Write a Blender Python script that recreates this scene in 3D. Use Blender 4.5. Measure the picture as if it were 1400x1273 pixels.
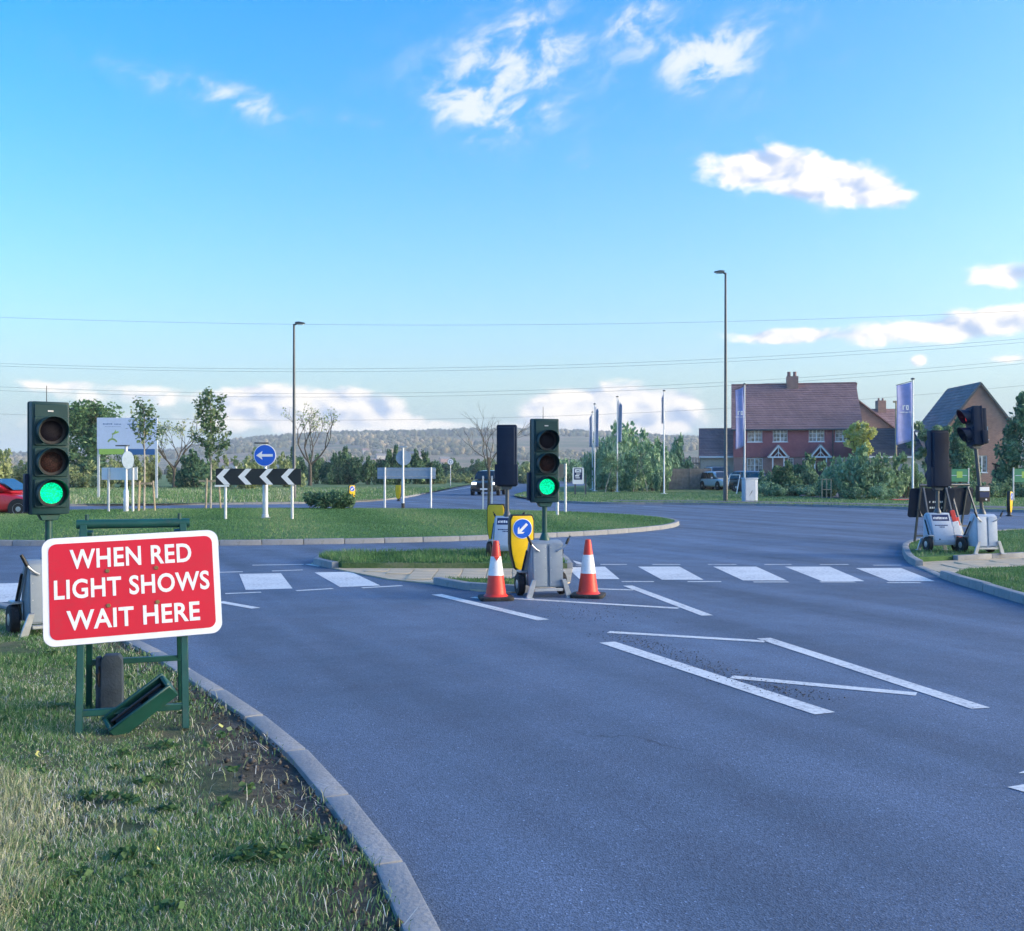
import bpy, bmesh, math, random
import numpy as np
from mathutils import Vector, Matrix, noise as mnoise

for o in list(bpy.data.objects):
    bpy.data.objects.remove(o, do_unlink=True)
scene = bpy.context.scene
COL = scene.collection
R = math.radians

# ------------------------------------------------------------------ camera
CZ, FPX, HOR = 1.62, 1400.0, 646.0          # eye height, focal length and horizon row used to survey the place
cam_data = bpy.data.cameras.new('camera')
cam_data.sensor_width = 36.0
cam_data.lens = 36.0
cam_data.shift_y = 9.5 / 1400.0
cam_data.clip_start = 0.05
cam_data.clip_end = 20000.0
cam = bpy.data.objects.new('camera', cam_data)
COL.objects.link(cam)
cam.location = (0, 0, CZ)
cam.rotation_euler = (R(90), 0, 0)
scene.camera = cam
scene.cycles.max_bounces = 5
scene.cycles.diffuse_bounces = 3
scene.cycles.glossy_bounces = 3
scene.cycles.transparent_max_bounces = 4
scene.cycles.volume_bounces = 0
scene.render.resolution_x, scene.render.resolution_y = 1024, 931

# ------------------------------------------------------------------ light
SUN_EL = R(13.0)
SUN_AZ = R(98.0)                            # clockwise from +Y: low veiled sun on the right, a little behind the viewer
to_sun = Vector((math.sin(SUN_AZ) * math.cos(SUN_EL), math.cos(SUN_AZ) * math.cos(SUN_EL), math.sin(SUN_EL)))
sun_data = bpy.data.lights.new('sun', 'SUN')
sun_data.energy = 0.5
sun_data.angle = R(12)
sun_data.color = (1.0, 0.88, 0.74)
sun = bpy.data.objects.new('sun', sun_data)
COL.objects.link(sun)
sun.rotation_euler = to_sun.to_track_quat('Z', 'Y').to_euler()
sun.location = (40, -40, 60)

SKY_STRENGTH = 0.15
world = bpy.data.worlds.new('World')
scene.world = world
world.use_nodes = True
scene.view_settings.view_transform = 'Standard'
scene.view_settings.look = 'None'
scene.view_settings.gamma = 1.0
scene.view_settings.use_curve_mapping = False
scene.view_settings.exposure = 1.93


def build_world():
    nt = world.node_tree
    nt.nodes.clear()
    N, L = nt.nodes.new, nt.links.new
    out = N('ShaderNodeOutputWorld')
    bg = N('ShaderNodeBackground')
    L(bg.outputs[0], out.inputs[0])
    bg.inputs['Strength'].default_value = SKY_STRENGTH
    sky = N('ShaderNodeTexSky')
    sky.sky_type = 'NISHITA'
    sky.sun_disc = False
    sky.sun_elevation = SUN_EL
    sky.sun_rotation = SUN_AZ
    sky.altitude = 0
    sky.air_density = 1.0
    sky.dust_density = 4.0
    sky.ozone_density = 3.0
    hs = N('ShaderNodeHueSaturation')
    hs.inputs['Hue'].default_value = 0.507
    hs.inputs['Saturation'].default_value = SKY_SAT
    L(sky.outputs[0], hs.inputs['Color'])

    # ---- clouds: a density group over (azimuth, elevation), read twice for self-shading
    g = bpy.data.node_groups.new('cloud_density', 'ShaderNodeTree')
    g.interface.new_socket('Vector', in_out='INPUT', socket_type='NodeSocketVector')
    g.interface.new_socket('Cumulus', in_out='OUTPUT', socket_type='NodeSocketFloat')
    g.interface.new_socket('Wisp', in_out='OUTPUT', socket_type='NodeSocketFloat')
    g.interface.new_socket('Lit', in_out='OUTPUT', socket_type='NodeSocketFloat')
    gn, gl = g.nodes.new, g.links.new
    gi, go = gn('NodeGroupInput'), gn('NodeGroupOutput')

    def m(op, a, b=None, c=None, clamp=False):
        n = gn('ShaderNodeMath')
        n.operation = op
        n.use_clamp = clamp
        for i, x in enumerate((a, b, c)):
            if x is None:
                continue
            if isinstance(x, (int, float)):
                n.inputs[i].default_value = x
            else:
                gl(x, n.inputs[i])
        return n.outputs[0]

    def total(lst):
        t = 0.0
        for b in lst:
            u, v, ru, rv, st = b[:5]
            az = math.atan((u - 700) / 1400)
            el = math.atan((646 - v) / 1400 * math.cos(az))
            mp = gn('ShaderNodeMapping')
            mp.vector_type = 'TEXTURE'
            mp.inputs['Location'].default_value = (az, el, 0)
            mp.inputs['Rotation'].default_value = (0, 0, R(b[5] if len(b) > 5 else 0))
            mp.inputs['Scale'].default_value = (ru / 1400, rv / 1400, 1)
            gl(gi.outputs[0], mp.inputs['Vector'])
            d = gn('ShaderNodeVectorMath')
            d.operation = 'DOT_PRODUCT'
            gl(mp.outputs[0], d.inputs[0])
            gl(mp.outputs[0], d.inputs[1])
            t = m('MULTIPLY_ADD', m('POWER', .3679, d.outputs['Value']), st, t)
        return t

    cum = total(CUMULUS)
    wsp = total(WISPS)

    def nz(scale, stretch, detail, rough, dist, off):
        mp = gn('ShaderNodeMapping')
        mp.vector_type = 'TEXTURE'
        mp.inputs['Scale'].default_value = (1 / stretch[0], 1 / stretch[1], 1)
        mp.inputs['Location'].default_value = (-off, -off * .7, 0)
        mp.inputs['Rotation'].default_value = (0, 0, R(stretch[2]))
        gl(gi.outputs[0], mp.inputs['Vector'])
        n = gn('ShaderNodeTexNoise')
        n.noise_dimensions = '2D'
        n.inputs['Scale'].default_value = scale
        n.inputs['Detail'].default_value = detail
        n.inputs['Roughness'].default_value = rough
        n.inputs['Distortion'].default_value = dist
        gl(mp.outputs[0], n.inputs['Vector'])
        return n.outputs[0]

    n1 = nz(24, (1.0, 1.6, 0), 5, .55, .2, 3.1)
    n2 = nz(21, (1.0, 1.8, 22), 6, .60, .25, 7.7)
    # beyond the frame the same broken cloud goes on: a belt near the horizon all round
    sp = gn('ShaderNodeSeparateXYZ')
    gl(gi.outputs[0], sp.inputs[0])
    belt = m('EXPONENT', m('MULTIPLY', m('POWER', m('DIVIDE', m('SUBTRACT', sp.outputs[1], .062), .04), 2.0), -1.0))
    outside = m('SMOOTH_MIN', m('MULTIPLY', m('SUBTRACT', m('ABSOLUTE', sp.outputs[0]), .5), 4.0), 1.0, .1)
    outside = m('MAXIMUM', outside, 0.0)
    cum = m('ADD', cum, m('MULTIPLY', m('MULTIPLY', belt, outside), .75))
    cd = m('SUBTRACT', m('ADD', cum, m('MULTIPLY', m('SUBTRACT', n1, .5), 1.35)), .36)
    cd = m('MULTIPLY', cd, m('MULTIPLY', cum, 2.2, clamp=True))
    gl(cd, go.inputs[0])
    wd = m('MULTIPLY', wsp, m('MULTIPLY', m('SUBTRACT', n2, .30), 2.6, clamp=True))
    gl(wd, go.inputs[1])
    n1b = nz(24, (1.0, 1.6, 0), 3, .5, .2, 3.1 + .0105)
    n1c = nz(24, (1.0, 1.6, 0), 3, .5, .2, 3.1)
    gl(m('SUBTRACT', n1c, n1b), go.inputs[2])

    tc = N('ShaderNodeTexCoord')
    sx = N('ShaderNodeSeparateXYZ')
    L(tc.outputs['Generated'], sx.inputs[0])

    def wm(op, a, b=None, clamp=False):
        n = N('ShaderNodeMath')
        n.operation = op
        n.use_clamp = clamp
        for i, x in enumerate((a, b)):
            if x is None:
                continue
            if isinstance(x, (int, float)):
                n.inputs[i].default_value = x
            else:
                L(x, n.inputs[i])
        return n.outputs[0]
    az = wm('ARCTAN2', sx.outputs[0], sx.outputs[1])
    el = wm('ARCSINE', sx.outputs[2])
    cv = N('ShaderNodeCombineXYZ')
    L(az, cv.inputs[0])
    L(el, cv.inputs[1])
    A = N('ShaderNodeGroup')
    A.node_tree = g
    L(cv.outputs[0], A.inputs[0])

    def smooth(x, a, b):
        n = N('ShaderNodeMapRange')
        n.interpolation_type = 'SMOOTHSTEP'
        n.inputs['From Min'].default_value = a
        n.inputs['From Max'].default_value = b
        L(x, n.inputs['Value'])
        return n.outputs[0]
    ca = smooth(A.outputs[0], 0.0, 0.52)
    wa = wm('MULTIPLY', smooth(A.outputs[1], 0.0, 1.25), .78)
    lit = smooth(A.outputs[2], -0.31, 0.16)
    litw = smooth(A.outputs[1], 0.15, 0.9)

    def mix(f, a, b):
        n = N('ShaderNodeMix')
        n.data_type = 'RGBA'
        for s, x in ((n.inputs['Factor'], f), (n.inputs['A'], a), (n.inputs['B'], b)):
            if isinstance(x, tuple):
                s.default_value = x
            elif isinstance(x, (int, float)):
                s.default_value = x
            else:
                L(x, s)
        return n.outputs['Result']
    k = CLOUD_LEVEL
    # pale air near the horizon, all the way round
    hz = wm('EXPONENT', wm('MULTIPLY', wm('MAXIMUM', el, 0.0), -8.5))
    base = mix(wm('MULTIPLY', hz, .94), hs.outputs[0], (k * .58, k * .80, k * .88, 1))
    cc = mix(lit, (k * .46, k * .58, k * .82, 1), (k * 1.26, k * 1.15, k * 1.02, 1))
    cw = mix(litw, (k * .42, k * .60, k * .95, 1), (k * .98, k * .98, k * 1.0, 1))
    c1 = mix(wa, base, cw)
    c2 = mix(wm('MULTIPLY', ca, .93), c1, cc)
    L(c2, bg.inputs['Color'])


HAZE = 0.00026
SKY_SAT = 1.44
CLOUD_LEVEL = 1.95
CUMULUS = [  # azimuth/elevation survey: u, v, half-width, half-height, strength, tilt
    (345, 552, 50, 24, 1.15), (445, 554, 66, 28, 1.25), (525, 564, 50, 20, 1.0), (590, 578, 60, 10, .55), (300, 568, 150, 16, .35),
    (750, 562, 56, 26, 1.05), (850, 552, 86, 32, 1.25), (910, 566, 50, 24, 1.1), (90, 526, 90, 10, .5), (190, 534, 120, 12, .45), (60, 572, 140, 16, .42), (420, 586, 330, 12, .42), (840, 586, 160, 12, .45), (150, 545, 160, 9, .4),
    (1090, 240, 105, 34, 1.25, -10), (1190, 264, 62, 16, 1.0, -14), (1010, 230, 60, 22, .45, -4),
    (1065, 460, 80, 11, .95, 0), (1310, 446, 140, 22, 1.15, 3), (1380, 376, 50, 18, 1.1), (1255, 494, 10, 7, .9), (1360, 492, 50, 8, .6)]
WISPS = [
    (645, 150, 56, 40, 1.0), (705, 85, 70, 110, .70, -22), (620, 105, 150, 60, .46), (755, 165, 50, 26, .50),
    (875, 22, 44, 28, .75), (965, 90, 58, 38, .92), (1035, 42, 95, 30, .72, 18), (1075, 115, 90, 18, .50, 20), (850, 65, 200, 60, .52),
    (790, 216, 24, 19, .85), (345, 148, 52, 20, .85, -20), (235, 112, 160, 26, .66, -8), (485, 162, 40, 10, .45), (960, 210, 80, 16, .45)]
world.cycles.sampling_method = 'MANUAL'
world.cycles.sample_map_resolution = 512
build_world()


# ------------------------------------------------------------------ helpers
def G(u, v, z=0.0):
    """survey point (column, row) -> place on the level ground at height z"""
    d = (CZ - z) * FPX / (v - HOR)
    return Vector(((u - 700) / FPX * d, d, z))


def D(u, d, z=0.0):
    return Vector(((u - 700) / FPX * d, d, z))


def ZV(v, d):
    return CZ + (HOR - v) * d / FPX


def tag(o, label=None, cat=None, group=None, kind=None):
    if label:
        o['label'] = label
    if cat:
        o['category'] = cat
    if group:
        o['group'] = group
    if kind:
        o['kind'] = kind
    return o


def thing(name, label, cat, loc=(0, 0, 0), rz=0.0, group=None):
    o = bpy.data.objects.new(name, None)
    o.empty_display_size = .2
    COL.objects.link(o)
    o.location = loc
    o.rotation_euler = (0, 0, rz)
    return tag(o, label, cat, group)


def link(name, me, mat=None, parent=None):
    if mat is not None and not me.materials:
        me.materials.append(mat)
    o = bpy.data.objects.new(name, me)
    COL.objects.link(o)
    if parent is not None:
        o.parent = parent
    return o


def copy_tree(o, parent=None):
    c = o.copy()
    COL.objects.link(c)
    c.parent = parent
    for ch in list(o.children):
        copy_tree(ch, c)
    return c


class MB:
    """collects shapes, builds ONE mesh object"""

    def __init__(self, M=None):
        self.v, self.f = [], []
        self.M = M

    def add(self, vs, fs):
        b = len(self.v)
        for p in vs:
            p = Vector(p)
            self.v.append(self.M @ p if self.M is not None else p)
        for f in fs:
            self.f.append([b + i for i in f])
        return self

    def box(self, x0, x1, y0, y1, z0, z1, tx=0, ty=0):
        """tx, ty: how much the top is drawn in"""
        return self.add([(x0, y0, z0), (x1, y0, z0), (x1, y1, z0), (x0, y1, z0),
                         (x0 + tx, y0 + ty, z1), (x1 - tx, y0 + ty, z1), (x1 - tx, y1 - ty, z1), (x0 + tx, y1 - ty, z1)],
                        [(3, 2, 1, 0), (4, 5, 6, 7), (0, 1, 5, 4), (1, 2, 6, 5), (2, 3, 7, 6), (3, 0, 4, 7)])

    def tube(self, pts, r, n=8, caps=True):
        pts = [Vector(p) for p in pts]
        rs = r if isinstance(r, (list, tuple)) else [r] * len(pts)
        rings = []
        for i, p in enumerate(pts):
            a = pts[max(i - 1, 0)]
            c = pts[min(i + 1, len(pts) - 1)]
            t = (c - a).normalized()
            ref = Vector((0, 0, 1)) if abs(t.z) < .9 else Vector((1, 0, 0))
            s = t.cross(ref).normalized()
            w = s.cross(t)
            rings.append([p + (s * math.cos(2 * math.pi * k / n) + w * math.sin(2 * math.pi * k / n)) * rs[i] for k in range(n)])
        vs = [q for ring in rings for q in ring]
        fs = []
        for i in range(len(pts) - 1):
            for k in range(n):
                a, b = i * n + k, i * n + (k + 1) % n
                fs.append((a, a + n, b + n, b))
        if caps:
            fs.append(tuple(range(n)))
            fs.append(tuple(reversed(range((len(pts) - 1) * n, len(pts) * n))))
        return self.add(vs, fs)

    def bar(self, p, q, w, h, up=(0, 0, 1)):
        """rectangular bar p->q"""
        p, q = Vector(p), Vector(q)
        t = (q - p).normalized()
        u = Vector(up)
        s = t.cross(u)
        if s.length < 1e-4:
            s = t.cross(Vector((0, 1, 0)))
        s.normalize()
        u = s.cross(t)
        vs = []
        for c in (p, q):
            for a, b in ((-1, -1), (1, -1), (1, 1), (-1, 1)):
                vs.append(c + s * a * w / 2 + u * b * h / 2)
        return self.add(vs, [(0, 1, 2, 3), (7, 6, 5, 4), (0, 4, 5, 1), (1, 5, 6, 2), (2, 6, 7, 3), (3, 7, 4, 0)])

    def prism(self, poly, a, b, axis='y'):
        """poly in the plane across axis, from a to b along it"""
        def mk(p, t):
            return {'y': (p[0], t, p[1]), 'x': (t, p[0], p[1]), 'z': (p[0], p[1], t)}[axis]
        n = len(poly)
        vs = [mk(p, a) for p in poly] + [mk(p, b) for p in poly]
        fs = [tuple(range(n)), tuple(reversed(range(n, 2 * n)))]
        for i in range(n):
            j = (i + 1) % n
            fs.append((i, i + n, j + n, j))
        return self.add(vs, fs)

    def lathe(self, prof, n=16, axis='z', c=(0, 0, 0)):
        vs, fs = [], []
        for (r, t) in prof:
            for k in range(n):
                a = 2 * math.pi * k / n
                x, y = r * math.cos(a), r * math.sin(a)
                p = {'z': (x, y, t), 'y': (x, t, y), 'x': (t, x, y)}[axis]
                vs.append((p[0] + c[0], p[1] + c[1], p[2] + c[2]))
        for i in range(len(prof) - 1):
            for k in range(n):
                a, b = i * n + k, i * n + (k + 1) % n
                fs.append((a, b, b + n, a + n))
        fs.append(tuple(reversed(range(n))))
        fs.append(tuple(range((len(prof) - 1) * n, len(prof) * n)))
        return self.add(vs, fs)

    def quad(self, a, b, c, d):
        return self.add([a, b, c, d], [(0, 1, 2, 3)])

    def build(self, name, mat, parent=None, bevel=0.0, smooth=False, segs=2, recalc=True, sub=0):
        me = bpy.data.meshes.new(name)
        me.from_pydata([tuple(p) for p in self.v], [], self.f)
        bm = bmesh.new()
        bm.from_mesh(me)
        if recalc:
            bmesh.ops.recalc_face_normals(bm, faces=bm.faces)
        if bevel > 0:
            es = [e for e in bm.edges if len(e.link_faces) == 2 and e.calc_face_angle(0) > R(28)]
            bmesh.ops.bevel(bm, geom=es, offset=bevel, segments=segs, profile=.6, affect='EDGES', clamp_overlap=True)
        bm.to_mesh(me)
        bm.free()
        if smooth or bevel > 0:
            me.polygons.foreach_set('use_smooth', [True] * len(me.polygons))
            me.set_sharp_from_angle(angle=R(38))
        o = link(name, me, mat, parent)
        if sub:
            md = o.modifiers.new('sub', 'SUBSURF')
            md.levels = md.render_levels = sub
        return o


def rrect(x0, x1, z0, z1, r, n=5):
    pts = []
    for cx, cz, a0 in ((x1 - r, z1 - r, 0), (x0 + r, z1 - r, 90), (x0 + r, z0 + r, 180), (x1 - r, z0 + r, 270)):
        for k in range(n + 1):
            a = R(a0 + 90 * k / n)
            pts.append((cx + r * math.cos(a), cz + r * math.sin(a)))
    return pts


def circ(cx, cz, r, n=32):
    return [(cx + r * math.cos(2 * math.pi * k / n), cz + r * math.sin(2 * math.pi * k / n)) for k in range(n)]


def fast_mesh(name, V, F, tint=None):
    """V (n,3) array, F (m,k) array of k-gons"""
    V = np.asarray(V, dtype=np.float32)
    F = np.asarray(F, dtype=np.int32)
    me = bpy.data.meshes.new(name)
    me.vertices.add(len(V))
    me.vertices.foreach_set('co', V.ravel())
    k = F.shape[1]
    me.loops.add(F.size)
    me.loops.foreach_set('vertex_index', F.ravel())
    me.polygons.add(len(F))
    me.polygons.foreach_set('loop_start', np.arange(0, F.size, k, dtype=np.int32))
    if tint is not None:
        at = me.attributes.new('tint', 'FLOAT', 'POINT')
        at.data.foreach_set('value', np.asarray(tint, dtype=np.float32))
    me.update(calc_edges=True)
    return me


def text(name, body, size, mat, parent, loc, rx=90, bold=0.0, sx=1.0, M=None, spacing=1.0, ext=0.0005, fit=None):
    cu = bpy.data.curves.new('tmp', 'FONT')
    cu.body = body
    cu.size = size
    cu.align_x = 'CENTER'
    cu.align_y = 'CENTER'
    cu.offset = bold
    cu.space_character = spacing
    cu.extrude = ext
    cu.resolution_u = 4
    t = bpy.data.objects.new('tmp', cu)
    COL.objects.link(t)
    dg = bpy.context.evaluated_depsgraph_get()
    me = bpy.data.meshes.new_from_object(t.evaluated_get(dg))
    bpy.data.objects.remove(t, do_unlink=True)
    if fit:
        xs = [v.co.x for v in me.vertices]
        ys = [v.co.y for v in me.vertices]
        cx, cy = (min(xs) + max(xs)) / 2, (min(ys) + max(ys)) / 2
        me.transform(Matrix.Diagonal((fit[0] / (max(xs) - min(xs)), fit[1] / (max(ys) - min(ys)), 1, 1)) @ Matrix.Translation((-cx, -cy, 0)))
    else:
        me.transform(Matrix.Diagonal((sx, 1, 1, 1)))
    me.transform(Matrix.Translation(loc) @ Matrix.Rotation(R(rx), 4, 'X'))
    if M is not None:
        me.transform(M)
    me.materials.clear()
    return link(name, me, mat, parent)


# ------------------------------------------------------------------ materials
def nodes_of(name):
    m = bpy.data.materials.new(name)
    m.use_nodes = True
    nt = m.node_tree
    b = nt.nodes['Principled BSDF']
    return m, nt, b, nt.nodes.new, nt.links.new


def rgba(c):
    return (c[0], c[1], c[2], 1.0)


def mat(name, col, rough=.55, metal=0.0, var=.10, scale=7.0, bump=0.0, bscale=60.0, spec=.5, coat=0.0,
        dirt=.10, dirt_col=(.10, .09, .075), emit=None, estr=0.0, rvar=.12):
    m, nt, b, N, L = nodes_of(name)
    tc = N('ShaderNodeTexCoord')
    n = N('ShaderNodeTexNoise')
    n.inputs['Scale'].default_value = scale
    n.inputs['Detail'].default_value = 6
    L(tc.outputs['Object'], n.inputs['Vector'])
    mr = N('ShaderNodeMapRange')
    mr.inputs['From Min'].default_value = .3
    mr.inputs['From Max'].default_value = .7
    mr.inputs['To Min'].default_value = 1 - var
    mr.inputs['To Max'].default_value = 1 + var
    L(n.outputs[0], mr.inputs['Value'])
    vm = N('ShaderNodeVectorMath')
    vm.operation = 'SCALE'
    vm.inputs[0].default_value = col
    L(mr.outputs[0], vm.inputs['Scale'])
    n2 = N('ShaderNodeTexNoise')
    n2.inputs['Scale'].default_value = scale * 2.3
    n2.inputs['Detail'].default_value = 8
    n2.inputs['Roughness'].default_value = .68
    L(tc.outputs['Object'], n2.inputs['Vector'])
    dr = N('ShaderNodeMapRange')
    dr.inputs['From Min'].default_value = .52
    dr.inputs['From Max'].default_value = .72
    dr.inputs['To Max'].default_value = dirt
    dr.interpolation_type = 'SMOOTHSTEP'
    L(n2.outputs[0], dr.inputs['Value'])
    mx = N('ShaderNodeMix')
    mx.data_type = 'RGBA'
    L(dr.outputs[0], mx.inputs['Factor'])
    L(vm.outputs[0], mx.inputs['A'])
    mx.inputs['B'].default_value = rgba(dirt_col)
    L(mx.outputs['Result'], b.inputs['Base Color'])
    rr = N('ShaderNodeMapRange')
    rr.inputs['To Min'].default_value = max(.03, rough - rvar)
    rr.inputs['To Max'].default_value = min(1, rough + rvar)
    L(n2.outputs[0], rr.inputs['Value'])
    L(rr.outputs[0], b.inputs['Roughness'])
    b.inputs['Metallic'].default_value = metal
    b.inputs['Specular IOR Level'].default_value = spec
    b.inputs['Coat Weight'].default_value = coat
    b.inputs['Coat Roughness'].default_value = .08
    if bump > 0:
        n3 = N('ShaderNodeTexNoise')
        n3.inputs['Scale'].default_value = bscale
        n3.inputs['Detail'].default_value = 5
        L(tc.outputs['Object'], n3.inputs['Vector'])
        bp = N('ShaderNodeBump')
        bp.inputs['Strength'].default_value = bump
        bp.inputs['Distance'].default_value = .01
        L(n3.outputs[0], bp.inputs['Height'])
        L(bp.outputs[0], b.inputs['Normal'])
    if emit is not None:
        b.inputs['Emission Color'].default_value = rgba(emit)
        b.inputs['Emission Strength'].default_value = estr
    return m


def ramp(nt, cols, pos=None):
    r = nt.nodes.new('ShaderNodeValToRGB')
    e = r.color_ramp.elements
    while len(e) < len(cols):
        e.new(.5)
    for i, c in enumerate(cols):
        e[i].position = pos[i] if pos else i / (len(cols) - 1)
        e[i].color = rgba(c)
    return r


def leaf_mat(name, cols, trans=.25, rough=.6, clump=1.2):
    """each leaf its own shade, plus bigger drifts of colour through the crown"""
    m, nt, b, N, L = nodes_of(name)
    geo = N('ShaderNodeNewGeometry')
    tc = N('ShaderNodeTexCoord')
    n = N('ShaderNodeTexNoise')
    n.inputs['Scale'].default_value = clump
    n.inputs['Detail'].default_value = 3
    L(tc.outputs['Object'], n.inputs['Vector'])
    a = N('ShaderNodeMath')
    a.operation = 'MULTIPLY_ADD'
    L(geo.outputs['Random Per Island'], a.inputs[0])
    a.inputs[1].default_value = .55
    a.inputs[2].default_value = -.28
    ad = N('ShaderNodeMath')
    ad.operation = 'ADD'
    L(n.outputs[0], ad.inputs[0])
    L(a.outputs[0], ad.inputs[1])
    r = ramp(nt, cols)
    L(ad.outputs[0], r.inputs[0])
    L(r.outputs[0], b.inputs['Base Color'])
    b.inputs['Roughness'].default_value = rough
    b.inputs['Specular IOR Level'].default_value = .25
    t = N('ShaderNodeBsdfTranslucent')
    L(r.outputs[0], t.inputs['Color'])
    ms = N('ShaderNodeMixShader')
    ms.inputs[0].default_value = trans
    L(b.outputs[0], ms.inputs[1])
    L(t.outputs[0], ms.inputs[2])
    L(ms.outputs[0], nt.nodes['Material Output'].inputs['Surface'])
    return m


def tint_mat(name, cols, pos=None, rough=.7, trans=.2):
    """colour from the mesh's own 'tint' value (kind of blade), with small noise"""
    m, nt, b, N, L = nodes_of(name)
    at = N('ShaderNodeAttribute')
    at.attribute_name = 'tint'
    r = ramp(nt, cols, pos)
    L(at.outputs['Fac'], r.inputs[0])
    L(r.outputs[0], b.inputs['Base Color'])
    b.inputs['Roughness'].default_value = rough
    b.inputs['Specular IOR Level'].default_value = .2
    if trans > 0:
        t = N('ShaderNodeBsdfTranslucent')
        L(r.outputs[0], t.inputs['Color'])
        ms = N('ShaderNodeMixShader')
        ms.inputs[0].default_value = trans
        L(b.outputs[0], ms.inputs[1])
        L(t.outputs[0], ms.inputs[2])
        L(ms.outputs[0], nt.nodes['Material Output'].inputs['Surface'])
    return m


def ground_mat(name, cols, s1, s2, bump=.5, bscale=30, rough=.9, stretch=None, pos=None):
    """two scales of noise over world ground coordinates -> colour ramp"""
    m, nt, b, N, L = nodes_of(name)
    tc = N('ShaderNodeTexCoord')
    vec = tc.outputs['Object']
    if stretch:
        mp = N('ShaderNodeMapping')
        mp.vector_type = 'TEXTURE'
        mp.inputs['Rotation'].default_value = (0, 0, R(stretch[2]))
        mp.inputs['Scale'].default_value = (1 / stretch[0], 1 / stretch[1], 1)
        L(vec, mp.inputs['Vector'])
        vec1 = mp.outputs[0]
    else:
        vec1 = vec
    n1 = N('ShaderNodeTexNoise')
    n1.inputs['Scale'].default_value = s1
    n1.inputs['Detail'].default_value = 5
    L(vec1, n1.inputs['Vector'])
    n2 = N('ShaderNodeTexNoise')
    n2.inputs['Scale'].default_value = s2
    n2.inputs['Detail'].default_value = 7
    n2.inputs['Roughness'].default_value = .7
    L(vec, n2.inputs['Vector'])
    mm = N('ShaderNodeMath')
    mm.operation = 'MULTIPLY_ADD'
    L(n2.outputs[0], mm.inputs[0])
    mm.inputs[1].default_value = .55
    mm.inputs[2].default_value = -.275
    ad = N('ShaderNodeMath')
    ad.operation = 'ADD'
    L(n1.outputs[0], ad.inputs[0])
    L(mm.outputs[0], ad.inputs[1])
    r = ramp(nt, cols, pos)
    L(ad.outputs[0], r.inputs[0])
    L(r.outputs[0], b.inputs['Base Color'])
    b.inputs['Roughness'].default_value = rough
    b.inputs['Specular IOR Level'].default_value = .2
    n3 = N('ShaderNodeTexNoise')
    n3.inputs['Scale'].default_value = bscale
    n3.inputs['Detail'].default_value = 6
    n3.inputs['Roughness'].default_value = .65
    L(vec, n3.inputs['Vector'])
    bp = N('ShaderNodeBump')
    bp.inputs['Strength'].default_value = bump
    bp.inputs['Distance'].default_value = .05
    L(n3.outputs[0], bp.inputs['Height'])
    L(bp.outputs[0], b.inputs['Normal'])
    return m


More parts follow.
